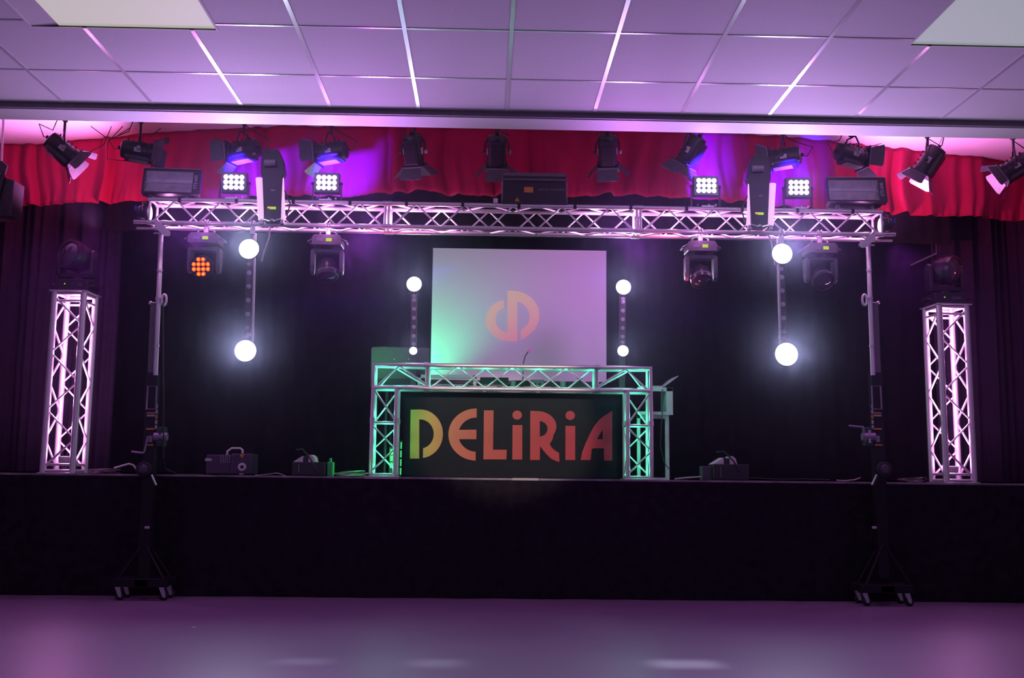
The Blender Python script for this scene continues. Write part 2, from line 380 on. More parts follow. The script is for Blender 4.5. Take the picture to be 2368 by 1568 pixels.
drape('border_curtain', 'black border curtain hanging behind the red valance, just below its hem', xl1 - 0.05, xr0 + 0.05, 9.68, at(1184, 548, 9.68).z, Z_SC - 0.01, 0.02, 14, backm, 5)
drape('backdrop_curtain', 'wide black backdrop curtain across the rear of the stage', -5.5, 5.5, 11.7, Z_STAGE + 0.01, Z_SC - 0.01, 0.03, 12, backm, 3)

# ================================================================== TRUSSES
def truss_run(par, p0, p1, u, v, w, r, hb, rb=0.010, faces='uUvV', ends=(True, True), m=ALU):
    """four chords from p0 to p1 (p0, p1 on the axis), zigzag lacing on the faces, end frames"""
    p0 = Vector(p0); p1 = Vector(p1); u = Vector(u).normalized() * (w / 2); v = Vector(v).normalized() * (w / 2)
    L = (p1 - p0).length; d = (p1 - p0).normalized()
    for su, sv in ((-1, -1), (1, -1), (1, 1), (-1, 1)):
        o = u * su + v * sv; MB().tube(p0 + o, p1 + o, r, 14).build('chord', m, par, smooth=True)
    nb = max(2, round(L / hb)); nb += nb % 2
    e = 0.035
    F = {'u': (-1, None, 0), 'U': (1, None, 1), 'v': (None, -1, 1), 'V': (None, 1, 0)}
    for f in faces:
        fu, fv, ph = F[f]
        a = (u * fu - v) if fu else (v * fv - u); b_ = (u * fu + v) if fu else (v * fv + u)
        pts = []
        for i in range(nb + 1):
            q = p0 + d * (e + (L - 2 * e) * i / nb); pts.append(q + (a if (i + ph) % 2 == 0 else b_))
        MB().path(pts, rb, 8).build('lacing', m, par, smooth=True)
    for k, yes in enumerate(ends):
        if not yes: continue
        q = (p0 + d * 0.012) if k == 0 else (p1 - d * 0.012)
        fr = MB(); cs = [q - u - v, q + u - v, q + u + v, q - u + v]
        for i in range(4): fr.tube(cs[i], cs[(i + 1) % 4], rb * 1.15, 8)
        fr.build('end_frame', m, par, smooth=True)
# ---- main truss on the two lifts
zt_, zb2 = at(1195, 476, D_TR).z, at(1195, 529, D_TR).z
WT = zt_ - zb2; ZT = (zt_ + zb2) / 2; YT = D_TR + WT / 2; RT_ = 0.0175
xa, xb = at(341, 495, D_TR).x, at(2043, 520, D_TR).x
mt = thing('lighting_truss', 'long square aluminium truss glowing pink across the stage on two lifts', 'truss', ((xa + xb) / 2, YT, zb2 - RT_))
j1, j2 = at(895, 500, D_TR).x, at(1477, 500, D_TR).x
cuts = [xa, j1, j2, xb]
for i in range(3):
    truss_run(mt, (cuts[i] + 0.003, YT, ZT), (cuts[i + 1] - 0.003, YT, ZT), (0, 1, 0), (0, 0, 1), WT, RT_, 0.2, 0.0095)
for xj in (j1, j2):
    for su in (-1, 1):
        for sv in (-1, 1):
            c = Vector((xj, YT + su * WT / 2, ZT + sv * WT / 2)); MB().tube(c - Vector((0.035, 0, 0)), c + Vector((0.035, 0, 0)), RT_ * 1.25, 14).build('coupler', STEEL, mt, smooth=True)
for k in range(13):   # black cable ties that hold the wiring to the upper chord
    x = xa + 0.25 + k * (xb - xa - 0.5) / 12
    MB().tube((x - 0.012, YT - WT / 2, ZT + WT / 2), (x + 0.012, YT - WT / 2, ZT + WT / 2), RT_ + 0.004, 12).build('cable_tie', RUB, mt, smooth=True)
nl = 19
for i in range(nl):
    x = xa + 0.12 + (xb - xa - 0.24) * i / (nl - 1)
    if at(1050, 500, D_TR).x < x < at(1335, 500, D_TR).x: continue
    point((x, YT, ZT - 0.0), 3.0, PALEPINK, 0.04)
# ---- corner towers on the stage
def tower(pxf, pyb, pyt, side, label):
    P = at(pxf, pyb, 8.50); P.z = Z_STAGE; a = math.radians(2.0 if side < 0 else 4.0); w_ = 0.238
    if side < 0: u = Vector((-math.cos(a), math.sin(a), 0)); v = Vector((math.sin(a), math.cos(a), 0))
    else: u = Vector((math.cos(a), math.sin(a), 0)); v = Vector((-math.sin(a), math.cos(a), 0))
    ctr = P + (u + v) * (w_ / 2)
    zt = at(pxf + (22 if side < 0 else -12), pyt, 8.50).z
    t = thing('truss_tower', label, 'truss tower', ctr, 'pink lit truss towers')
    truss_run(t, ctr + Vector((0, 0, 0.012)), Vector((ctr.x, ctr.y, zt - 0.012)), u, v, w_, 0.0255, 0.235, 0.0105)
    B = Matrix((u, v, zz)).transposed()
    MB().box(ctr + Vector((0, 0, 0.006)), (w_ + 0.07, w_ + 0.07, 0.012), B).build('base_plate', STEEL, t, bev=0.003)
    MB().box(Vector((ctr.x, ctr.y, zt - 0.006)), (w_ + 0.07, w_ + 0.07, 0.012), B).build('top_plate', ALU, t, bev=0.003)
    rg = MB(); z = P.z + 0.075; cs = [ctr + Vector((0, 0, z - ctr.z)) + u * su * w_ / 2 + v * sv * w_ / 2 for su, sv in ((-1, -1), (1, -1), (1, 1), (-1, 1))]
    for i in range(4): rg.tube(cs[i], cs[(i + 1) % 4], 0.010, 8)
    rg.build('lower_frame', ALU, t, smooth=True)
    rg = MB(); z = zt - 0.085; cs = [Vector((c.x, c.y, z)) for c in cs]
    for i in range(4): rg.tube(cs[i], cs[(i + 1) % 4], 0.010, 8)
    rg.build('upper_frame', ALU, t, smooth=True)
    H = zt - P.z
    for i in range(7): point((ctr.x, ctr.y, P.z + 0.17 + (H - 0.24) * i / 6), 3.3 if i < 6 else 4.0, PALEPINK, 0.045)
    # small uplighter standing in the foot of the tower
    ul = thing('floor_uplighter', 'small lamp standing inside the foot of the %s truss tower' % ('left' if side < 0 else 'right'), 'lamp', (ctr.x, ctr.y, P.z + 0.012))
    MB().tube((ctr.x, ctr.y, P.z + 0.013), (ctr.x, ctr.y, P.z + 0.07), 0.022, 14).build('foot', DARKG, ul, smooth=True)
    MB().lathe([(0, 0.025), (0.03, 0.045), (0.075, 0.05), (0.076, 0.04), (0.07, 0.035)], (ctr.x, ctr.y, P.z + 0.065), zz, 18).build('housing', GREYP, ul, smooth=True)
    MB().lathe([(0, 0.036), (0.004, 0.03)], (ctr.x, ctr.y, P.z + 0.137), zz, 18).build('lens', PINKGLOW, ul, smooth=True)
    return ctr, zt, u, v
towL = tower(167, 1092, 672, -1, 'pink lit square truss tower near the left wing curtain')
towR = tower(2189, 1113, 702, 1, 'pink lit square truss tower near the right wing curtain')
# ---- booth arch
YB = D_BOOTH; WB = (at(915, 1000, YB) - at(860, 1000, YB)).length; RB = 0.0185
bx0, bx1 = at(860, 1000, YB).x, at(1506, 1000, YB).x
bz1, bz0 = at(1183, 847, YB).z, at(1183, 900, YB).z
yb = YB + WB / 2
ba = thing('booth_truss_arch', 'low square truss arch around the black banner, lit green inside', 'truss', ((bx0 + bx1) / 2, yb, Z_STAGE))
jx0, jx1 = at(986, 870, YB).x, at(1382, 870, YB).x; jz = at(860, 972, YB).z
truss_run(ba, (jx0 + 0.006, yb, (bz0 + bz1) / 2), (jx1 - 0.006, yb, (bz0 + bz1) / 2), (0, 1, 0), (0, 0, 1), bz1 - bz0, RB, 0.24, 0.0085)
WZ = bz1 - bz0
for sx, x0, xj in ((-1, bx0, jx0), (1, bx1, jx1)):
    for yy in (YB, YB + WB):       # corner piece: outer chord bends down
        MB().path([(xj, yy, bz1), (x0, yy, bz1), (x0, yy, jz)], RB, 14).build('corner_chord', ALU, ba, smooth=True)
        MB().path([(xj, yy, bz0), (x0 - sx * 0.0, yy, bz0)], RB, 14).build('corner_chord', ALU, ba, smooth=True)
        MB().tube((x0 - sx * WB, yy, bz0), (x0 - sx * WB, yy, jz), RB, 14).build('corner_chord', ALU, ba, smooth=True)
        MB().path([(x0 - sx * 0.03, yy, bz0 + 0.01), (x0 - sx * (0.22 if yy == YB else 0.17), yy, bz1 - 0.01), (xj - sx * -0.03 * -1, yy, bz0 + 0.01)], 0.0085, 8).build('lacing', ALU, ba, smooth=True)
        MB().path([(x0 - sx * 0.01, yy, jz + 0.01) if yy > YB else (x0 - sx * (WB - .01), yy, jz + 0.01), (x0 - sx * (WB - 0.01), yy, bz0 - 0.02) if yy > YB else (x0 - sx * .01, yy, bz0 - 0.02)], 0.0085, 8).build('lacing', ALU, ba, smooth=True)
        MB().tube((xj, yy, bz0), (xj, yy, bz1), 0.010, 8).build('end_bar', ALU, ba, smooth=True)
    for zc in (bz1, bz0):
        for xx in (x0, x0 - sx * WB, xj):
            MB().tube((xx, YB, zc), (xx, YB + WB, zc), 0.010, 8).build('cross_bar', ALU, ba, smooth=True)
    xc = x0 - sx * WB / 2
    truss_run(ba, (xc, yb, Z_STAGE + 0.012), (xc, yb, jz - 0.004), (0, 1, 0), (1, 0, 0), WB, RB, 0.23, 0.0085)
    for xx in (x0, x0 - sx * WB):
        for yy in (YB, YB + WB):
            MB().tube((xx, yy, jz - 0.022), (xx, yy, jz + 0.022), RB * 1.25, 12).build('coupler', STEEL, ba, smooth=True)
    for zz2 in (bz0, bz1):
        for yy in (YB, YB + WB):
            MB().tube((xj - 0.022, yy, zz2), (xj + 0.022, yy, zz2), RB * 1.25, 12).build('coupler', STEEL, ba, smooth=True)
    MB().box2((x0 - sx * (WB + 0.04), YB - 0.04, Z_STAGE), (x0 + sx * 0.04, YB + WB + 0.022, Z_STAGE + 0.010)).build('base_plate', STEEL, ba, bev=0.003)
    for i in range(4): point((xc, yb, Z_STAGE + 0.08 + 0.155 * i), 0.75, GREENL, 0.03)
    point((x0 - sx * 0.20, yb, (bz0 + bz1) / 2), 1.2, GREENL, 0.03)
    point((x0 - sx * 0.06, yb, (bz0 + bz1) / 2), 0.9, GREENL, 0.03)
for i in range(7):
    x = bx0 + 0.5 + (bx1 - bx0 - 1.0) * i / 6; point((x, yb, (bz0 + bz1) / 2), 0.6, GREENL, 0.03)
# ---- banner with lettering
YP = YB + WB + 0.03
bp0 = at(927, 1100, YP); bp1 = at(1438, 914, YP)
banm = mat('black_banner_cloth', (0.009, 0.012, 0.016), 0.5, noise=0.15, nscale=7, spec=0.10)
ban = MB().box2((bp0.x, YP, Z_STAGE + 0.006), (bp1.x, YP + 0.012, bp1.z)).build('name_banner', banm); tag(ban, 'black banner with red to yellow DELIRIA lettering inside the truss arch', 'banner')
lt = bpy.data.materials.new('banner_print_and_spill'); lt.use_nodes = True; nt = lt.node_tree; b = nt.nodes['Principled BSDF']; b.inputs['Roughness'].default_value = 0.55
tc = nt.nodes.new('ShaderNodeTexCoord'); sp = nt.nodes.new('ShaderNodeSeparateXYZ'); mr = nt.nodes.new('ShaderNodeMapRange'); r1 = nt.nodes.new('ShaderNodeValToRGB')
mr.inputs['From Min'].default_value = -(bp1.x - bp0.x) / 2; mr.inputs['From Max'].default_value = (bp1.x - bp0.x) / 2
cr = r1.color_ramp; cr.elements[0].position = 0.03; cr.elements[0].color = (0.42, 0.50, 0.08, 1); cr.elements[1].position = 0.95; cr.elements[1].color = (0.55, 0.015, 0.05, 1)  # print gradient; its greenish left end also holds green spill light
for pp, cc in ((0.13, (0.60, 0.36, 0.07)), (0.24, (0.62, 0.17, 0.08)), (0.40, (0.55, 0.08, 0.05)), (0.62, (0.50, 0.028, 0.035)), (0.80, (0.48, 0.014, 0.035))):
    e_ = cr.elements.new(pp); e_.color = (*cc, 1)
nt.links.new(tc.outputs['Object'], sp.inputs[0]); nt.links.new(sp.outputs['X'], mr.inputs['Value']); nt.links.new(mr.outputs['Result'], r1.inputs['Fac']); nt.links.new(r1.outputs['Color'], b.inputs['Base Color'])
def arc(cx, cy_, ax, ay, a0, a1, n=22): return [(cx + ax * math.cos(math.radians(a0 + (a1 - a0) * i / n)), cy_ + ay * math.sin(math.radians(a0 + (a1 - a0) * i / n))) for i in range(n + 1)]
def crop7(p): return (820 + p[0] / 4.48, 780 + p[1] / 4.48)
def crop8(p): return (1200 + p[0] / 4.48, 780 + p[1] / 4.48)
Dl = [(573, 1257), (580, 750)] + arc(680, 1000, 235, 252, -88, 83) + [(708, 1248), (710, 1150)] + list(reversed(arc(680, 1002, 140, 151, -90, 77))) + [(670, 853), (670, 1257)]
El = [(1265, 738)] + arc(1262, 1008, 290, 270, -90, -270, 40) + [(1255, 1278), (1255, 1182)] + list(reversed(arc(1262, 1010, 186, 176, -195, -268, 12))) + [(1262, 1056), (1262, 957)] + list(reversed(arc(1262, 1008, 186, 176, -92, -164, 12))) + [(1265, 832)]
Ll = [(1340, 757), (1440, 757), (1434, 1165), (1577, 1165), (1572, 1265), (1335, 1265)]
i1 = [(1636, 910), (1738, 910), (1736, 1267), (1634, 1267)]
Rl = [(118, 762), (170, 764)] + arc(185, 925, 203, 161, -80, 30, 18) + [(345, 1065), (318, 1105), (340, 1145), (375, 1175), (415, 1197), (420, 1292), (380, 1280), (330, 1255), (280, 1205), (240, 1155), (218, 1128), (216, 1272), (116, 1272)]
Rh = [(216, 868)] + arc(214, 948, 82, 80, -80, 80, 14) + [(216, 1030)]
i2 = [(482, 918), (583, 918), (583, 1272), (482, 1272)]
Al = [(640, 1272), (655, 1190), (690, 1100), (735, 1000), (780, 920), (830, 857), (880, 815), (967, 762), (967, 1278), (880, 1278), (880, 1150), (790, 1149), (755, 1155), (742, 1272)]
Ah = [(808, 1056), (838, 1005), (868, 960), (868, 1056)]
def onplane(pts, conv): return [Vector((q.x, YP - 0.001, q.z)) for q in (at(*conv(p), YP) for p in pts)]
for nm, loops, cv in (('D', [Dl], crop7), ('E', [El], crop7), ('L', [Ll], crop7), ('i', [i1], crop7), ('R', [Rl, Rh], crop8), ('i', [i2], crop8), ('A', [Al, Ah], crop8)):
    MB().prism([onplane(l, cv) for l in loops], (0, -0.002, 0)).build('letter', lt, ban)
for c_, cv in (((1684, 806), crop7), ((531, 810), crop8)):
    MB().prism([onplane(arc(c_[0], c_[1], 49, 47, 0, 350, 30), cv)], (0, -0.002, 0)).build('letter_dot', lt, ban)
# ---- projection screen
YS = 10.6
s0 = at(995, 880, YS); s1 = at(1402, 580, YS)
scr = thing('projection_screen', 'white projection screen showing a pink and peach D emblem behind the booth', 'screen', ((s0.x + s1.x) / 2, YS, Z_STAGE))
scm = mat('projection_screen_cloth', (0.80, 0.78, 0.82), 0.7, emit=(0.30, 0.22, 0.42), es=0.22)  # faint violet glow stands in for light falling on the cloth
MB().box2((s0.x, YS, at(1200, 882, YS).z), (s1.x, YS + 0.006, s1.z)).build('screen_cloth', scm, scr)
MB().tube((s0.x - 0.02, YS + 0.04, s1.z + 0.005), (s1.x + 0.02, YS + 0.04, s1.z + 0.005), 0.014, 12).build('top_rod', BLACK, scr, smooth=True)
MB().box2((s0.x, YS - 0.02, at(1200, 890, YS).z), (s1.x, YS + 0.03, at(1200, 881, YS).z)).build('bottom_batten', BLACK, scr, bev=0.004)
MB().tube(((s0.x + s1.x) / 2, YS + 0.05, Z_STAGE), ((s0.x + s1.x) / 2, YS + 0.05, s1.z), 0.016, 12).build('pole', BLACK, scr, smooth=True)
tl = MB()
for a_ in (90, 210, 330):
    tl.tube(((s0.x + s1.x) / 2, YS + 0.05, Z_STAGE + 0.35), ((s0.x + s1.x) / 2 + 0.45 * math.cos(math.radians(a_)), YS + 0.05 + 0.45 * math.sin(math.radians(a_)), Z_STAGE + 0.012), 0.011, 8)
tl.build('tripod', BLACK, scr, smooth=True)
def crop3(p): return (850 + p[0] / 3.335, 560 + p[1] / 3.335)
em = bpy.data.materials.new('projected_emblem'); em.use_nodes = True; nt = em.node_tree; b = nt.nodes['Principled BSDF']; b.inputs['Base Color'].default_value = (0.8, 0.55, 0.5, 1)
tc = nt.nodes.new('ShaderNodeTexCoord'); sp = nt.nodes.new('ShaderNodeSeparateXYZ'); mr = nt.nodes.new('ShaderNodeMapRange'); r1 = nt.nodes.new('ShaderNodeValToRGB')
ez0, ez1 = at(1190, 560 + 765 / 3.335, YS).z - Z_STAGE, at(1190, 560 + 373 / 3.335, YS).z - Z_STAGE
mr.inputs['From Min'].default_value = ez0; mr.inputs['From Max'].default_value = ez1
r1.color_ramp.elements[0].color = (0.60, 0.16, 0.24, 1); r1.color_ramp.elements[1].color = (0.48, 0.36, 0.20, 1)
nt.links.new(tc.outputs['Object'], sp.inputs[0]); nt.links.new(sp.outputs['Z'], mr.inputs['Value']); nt.links.new(mr.outputs['Result'], r1.inputs['Fac']); nt.links.new(r1.outputs['Color'], b.inputs['Emission Color']); b.inputs['Emission Strength'].default_value = 0.5
eb = [(1080, 373)] + arc(1115, 565, 210, 191, -90, 60, 30) + [(1215, 735), (1180, 752), (1183, 678)] + list(reversed(arc(1120, 572, 130, 120, -72, 50, 20))) + [(1155, 455), (1155, 765), (1100, 764)] + arc(1100, 600, 188, 164, 92, 232, 26)[1:] + [(1030, 450), (1050, 443), (1052, 510)] + list(reversed(arc(1092, 597, 104, 100, 97, 238, 18))) + [(1080, 690)]
MB().prism([[Vector((q.x, YS - 0.001, q.z)) for q in (at(*crop3(p), YS) for p in eb)]], (0, -0.001, 0)).build('emblem', em, scr)

# ================================================================== HELPERS FOR FIXTURES
def lettering(name, body, size, M, m, parent):
    cu = bpy.data.curves.new(name, 'FONT'); cu.body = body; cu.size = size; cu.extrude = 0.0006; cu.align_x = 'CENTER'; cu.align_y = 'CENTER'
    tmp = bpy.data.objects.new('tmp_text', cu); C.objects.link(tmp); dg = bpy.context.evaluated_depsgraph_get()
    me = bpy.data.meshes.new_from_object(tmp.evaluated_get(dg)); bpy.data.objects.remove(tmp); me.name = name
    me.transform(M); base = world_of(parent); me.transform(Matrix.Translation(-base)); me.materials.clear(); me.materials.append(m)
    o = bpy.data.objects.new(name, me); C.objects.link(o); o.parent = parent; LOC[o.name] = base; return o
def RX(a): return Matrix.Rotation(a, 3, 'X')
def RY(a): return Matrix.Rotation(a, 3, 'Y')
def RZ(a): return Matrix.Rotation(a, 3, 'Z')
def clamp_on(par, p, r, drop=0.05, m=BLACKP):
    """hook clamp round a horizontal tube along X at p"""
    mb = MB(); pts = [p + Vector((0, (r + 0.008) * math.cos(math.radians(t)), (r + 0.008) * math.sin(math.radians(t)))) for t in range(-90, 200, 24)]
    for dx in (-0.012, 0.012): mb.path([q + Vector((dx, 0, 0)) for q in pts], 0.006, 8)
    mb.box(p + Vector((0, 0, -r - 0.012 - drop / 2)), (0.034, 0.03, drop)); mb.build('clamp', m, par, smooth=True)

# ================================================================== MOVING HEADS
def moving_head(loc, hung, k, dirv, label, group, lit=False, head_r=0.078, name='moving_head', disp=True):
    """base / yoke / head; k scales; dirv is the world direction of the lens"""
    M = frameM(loc, (-1, 0, 0) if hung else (1, 0, 0), (0, 1, 0))
    t = thing(name, label, 'moving head light', loc, group)
    P = lambda x, y, z: M @ Vector((x * k, y * k, z * k))
    mc = mat('dark_violet_grey_casing', (0.16, 0.15, 0.18), 0.35, noise=0.1) if hung else BLACK
    hz = 0.030 if hung else 0.0
    B = M.to_3x3()
    mb = MB(); mb.prism([[P(*p) for p in ((-0.10, -0.095, hz), (0.10, -0.095, hz), (0.122, -0.095, hz + 0.03), (0.118, -0.095, hz + 0.085), (-0.118, -0.095, hz + 0.085), (-0.122, -0.095, hz + 0.03))]], B @ Vector((0, 0.19 * k, 0)))
    base = mb.build('base', mc, t, bev=0.006 * k)
    for sx in (-1, 1):
        MB().path([P(sx * 0.118, -0.06, hz + 0.035), P(sx * 0.150, -0.05, hz + 0.05), P(sx * 0.150, 0.05, hz + 0.05), P(sx * 0.118, 0.06, hz + 0.035)], 0.009 * k, 8).build('carry_handle', mc, base, smooth=True)
    if disp:
        MB().box(P(-0.02 if hung else 0.03, -0.0965, hz + 0.045), (0.045 * k, 0.004, 0.026 * k)).build('display', DISP if hung else GLASSD, base)
        MB().box(P(0.05, -0.0965, hz + 0.05), (0.05 * k, 0.003, 0.004 * k)).box(P(0.05, -0.0965, hz + 0.04), (0.05 * k, 0.003, 0.003 * k)).build('front_lettering', LABEL if hung else GREYP, base)
    if not hung: MB().lathe([(0, 0.006), (0.003, 0.005)], P(-0.045, -0.096, 0.05), (0, -1, 0), 10).build('status_led', GRLED, base)
    MB().lathe([(0, 0.055 * k), (0.018 * k, 0.055 * k), (0.02 * k, 0.045 * k), (0.035 * k, 0.045 * k)], P(0, 0, hz + 0.083), B @ Vector((0, 0, 1)), 20).build('pan_bearing', BLACK, t, smooth=True)
    z0 = hz + 0.108; hc = z0 + 0.155
    cb = [P(-0.125, -0.045, z0), P(0.125, -0.045, z0), P(0.13, -0.045, z0 + 0.03), P(-0.13, -0.045, z0 + 0.03)]
    mb = MB().prism([cb], B @ Vector((0, 0.09 * k, 0)))
    for sx in (-1, 1):
        prof = [(-0.055, z0 + 0.015), (0.055, z0 + 0.015), (0.052, hc - 0.02), (0.040, hc + 0.032), (0.015, hc + 0.052), (-0.015, hc + 0.052), (-0.040, hc + 0.032), (-0.052, hc - 0.02)]
        mb.prism([[P(sx * 0.100, y, z) for y, z in prof]], B @ Vector((sx * 0.030 * k, 0, 0)))
    mb.build('yoke', mc, t, bev=0.008 * k)
    for sx in (-1, 1): MB().lathe([(0, 0.022 * k), (0.004 * k, 0.020 * k)], P(sx * 0.130, 0, hc), B @ Vector((sx, 0, 0)), 16).build('tilt_cap', GREYP if hung else BLACK, t, smooth=True)
    d = Vector(dirv).normalized(); c = P(0, 0, hc); R = head_r * k
    hd = MB().lathe([(-R * 1.05, R * 0.35), (-R * 0.98, R * 0.62), (-R * 0.6, R * 0.95), (0, R * 1.08), (R * 0.55, R * 1.08), (R * 0.62, R * 1.14), (R * 0.98, R * 1.14), (R * 1.0, R * 1.0), (R * 0.86, R * 0.96)], c, d, 28).build('head', BLACKP, t, smooth=True)
    if lit:
        u = d.cross(zz).normalized(); v = u.cross(d)
        MB().lathe([(0, R * 0.97), (0.004, R * 0.95)], c + d * R * 0.86, d, 28).build('led_plate', GLASSD, hd, smooth=True)
        lay = [(-0.5, 1.5), (0.5, 1.5), (-1.5, 0.5), (-0.5, 0.5), (0.5, 0.5), (1.5, 0.5), (-1.5, -0.5), (-0.5, -0.5), (0.5, -0.5), (1.5, -0.5), (-0.5, -1.5), (0.5, -1.5)]
        for a_, b_ in lay:
            q = c + d * (R * 0.86 + 0.005) + u * a_ * R * 0.50 + v * b_ * R * 0.50
            MB().lathe([(0, R * 0.235), (0.005, R * 0.23), (0.006, R * 0.19)], q, d, 14).build('led_rim', REDRIM, hd, smooth=True)
            MB().lathe([(0, R * 0.16), (0.004, R * 0.10)], q + d * 0.006, d, 14).build('led_lens', ORANGEL, hd, smooth=True)
    else:
        MB().lathe([(0, R * 0.95), (0.02 * k, R * 0.6), (0.03 * k, R * 0.02)], c + d * R * 0.84, d, 28).build('lens', GLASSD, hd, smooth=True)
    rg = MB().lathe([(0, R * 1.15), (0.008 * k, R * 1.17), (0.014 * k, R * 1.15)], c + d * R * 0.45, d, 28).build('head_band', mc, hd, smooth=True)
    return t, c
zbot = ZT - WT / 2 - RT_
for px, lb_, dv, lit in ((478, 'hung moving head with glowing amber LED face, under the left part of the truss', (-0.12, -1, -0.18), True),
                         (760, 'hung moving head turned down, between the left vertical light bar and the screen', (0.15, -0.35, -1), False),
                         (1618, 'hung moving head turned down, between the screen and the right vertical light bar', (0.02, -0.55, -0.9), False),
                         (1893, 'hung dark moving head beside the right lift mast', (0.12, -0.75, -0.75), False)):
    p = at(px, 550, D_TR + 0.02); c = Vector((p.x, YT - WT / 2, zbot - 0.045))
    t, hc_ = moving_head(c, True, 0.98, dv, lb_, 'moving heads hung under the truss', lit)
    clamp_on(t, Vector((p.x, YT - WT / 2, ZT - WT / 2)), RT_, 0.05, STEEL)
    point(c + Vector((0.0, -0.20, 0.03)), 1.1 if px in (760, 1618) else 0.45, (1.0, 0.28, 0.95), 0.03)  # added pink lamp that brightens the hung head
    for sx in (-1, 1): MB().path([c + Vector((sx * 0.06, 0, -0.03)), c + Vector((sx * 0.065, 0, 0.0)), c + Vector((sx * 0.045, 0, 0.012))], 0.008, 8).build('bracket_lug', STEEL, t, smooth=True)
for (ctr, zt, u, v), dv, lb_ in ((towL, (-0.45, -0.9, 0.12), 'black moving head standing dark on the left truss tower'), (towR, (0.62, -0.8, -0.05), 'black moving head standing dark on the right truss tower')):
    moving_head(Vector((ctr.x, ctr.y, zt)), False, 1.15, dv, lb_, 'moving heads on the truss towers', False, 0.095)

# ================================================================== FIXTURES ON THE TRUSS
ztop = ZT + WT / 2 + RT_
def blinder(px, py, label, tiltx, yaw):
    p = at(px, py, YT - 0.02); t = thing('led_blinder', label, 'stage light', (p.x, YT - 0.02, ztop), 'twelve-cell LED lights on the truss')
    R = RZ(yaw) @ RX(tiltx); W_, H_, Dp = 0.205, 0.165, 0.075
    hs = MB().box(p, (W_, Dp, H_), R).build('housing', BLACKP, t, bev=0.006)
    fins = MB()
    for i in range(7): fins.box(p + R @ Vector((-W_ * 0.42 + W_ * 0.14 * i, Dp * 0.75, 0)), (0.004, Dp * 0.5, H_ * 0.85), R)
    fins.build('heat_sink', DARKG, t)
    MB().box(p + R @ Vector((0, -Dp / 2 - 0.002, 0)), (W_ * 0.97, 0.006, H_ * 0.95), R).build('front_glass', GLASSD, hs, bev=0.002)
    for i in range(4):
        for j in range(3):
            q = p + R @ Vector(((i - 1.5) * 0.0415, -Dp / 2 - 0.005, (j - 1) * 0.0415))
            MB().lathe([(0, 0.0205), (0.008, 0.019), (0.012, 0.010)], q, R @ Vector((0, -1, 0)), 16).build('led_lens', LENSE, hs, smooth=True)
    yk = MB(); zb_ = ztop + 0.012
    for s in (-1, 1):
        yk.box2((p.x + s * (W_ / 2 + 0.012) - 0.003, YT - 0.045, zb_), (p.x + s * (W_ / 2 + 0.012) + 0.003, YT + 0.005, p.z + 0.01))
        yk.tube((p.x + s * (W_ / 2), YT - 0.02, p.z), (p.x + s * (W_ / 2 + 0.024), YT - 0.02, p.z), 0.012, 10)
    yk.box2((p.x - W_ / 2 - 0.012, YT - 0.045, zb_ - 0.003), (p.x + W_ / 2 + 0.012, YT + 0.005, zb_ + 0.003)); yk.build('yoke', BLACKP, t, bev=0.0015)
    MB().box2((p.x - 0.05, YT - WT / 2 - 0.015, ztop - 0.004), (p.x + 0.05, YT - WT / 2 + 0.02, ztop + 0.010)).box2((p.x - 0.05, YT + WT / 2 - 0.02, ztop - 0.004), (p.x + 0.05, YT + WT / 2 + 0.015, ztop + 0.010)).box2((p.x - 0.02, YT - WT / 2, ztop + 0.002), (p.x + 0.02, YT + WT / 2, ztop + 0.011)).build('mounting_bar', STEEL, t, bev=0.001)
    for s in (-0.07, 0.02, 0.075): MB().lathe([(0, 0.008), (0.016, 0.007)], (p.x + s, YT - 0.05, ztop + 0.02), (0, -0.3, 1), 8).build('plug', WHITEP if s > 0 else BLUEP, t, smooth=True)
    spot(p + Vector((0, -0.10, 0)), p + Vector((-0.5 * math.copysign(1, p.x), -7, -3.3)), 60, (0.62, 0.35, 1.0), 110, 0.8, 0.06)
    # added violet spot for the glare of the light on the valance
    spot(p + Vector((0, 0.0, 0.12)), (p.x + (-0.25 if px in (540, 1846) else 0.0), plan_y(p.x), p.z + 0.36), 330, (0.055, 0.008, 1.0), 76, 1.0, 0.02)
blinder(543, 424, 'lit twelve-cell LED light beside the left tube-sided moving head', 0.06, 0.05)
blinder(757, 425, 'lit twelve-cell LED light right of the left tube-sided moving head', 0.05, 0.0)
blinder(1631, 432, 'lit twelve-cell LED light left of the right tube-sided moving head', 0.05, 0.0)
blinder(1844, 436, 'lit twelve-cell LED light beside the right strobe', 0.06, -0.05)
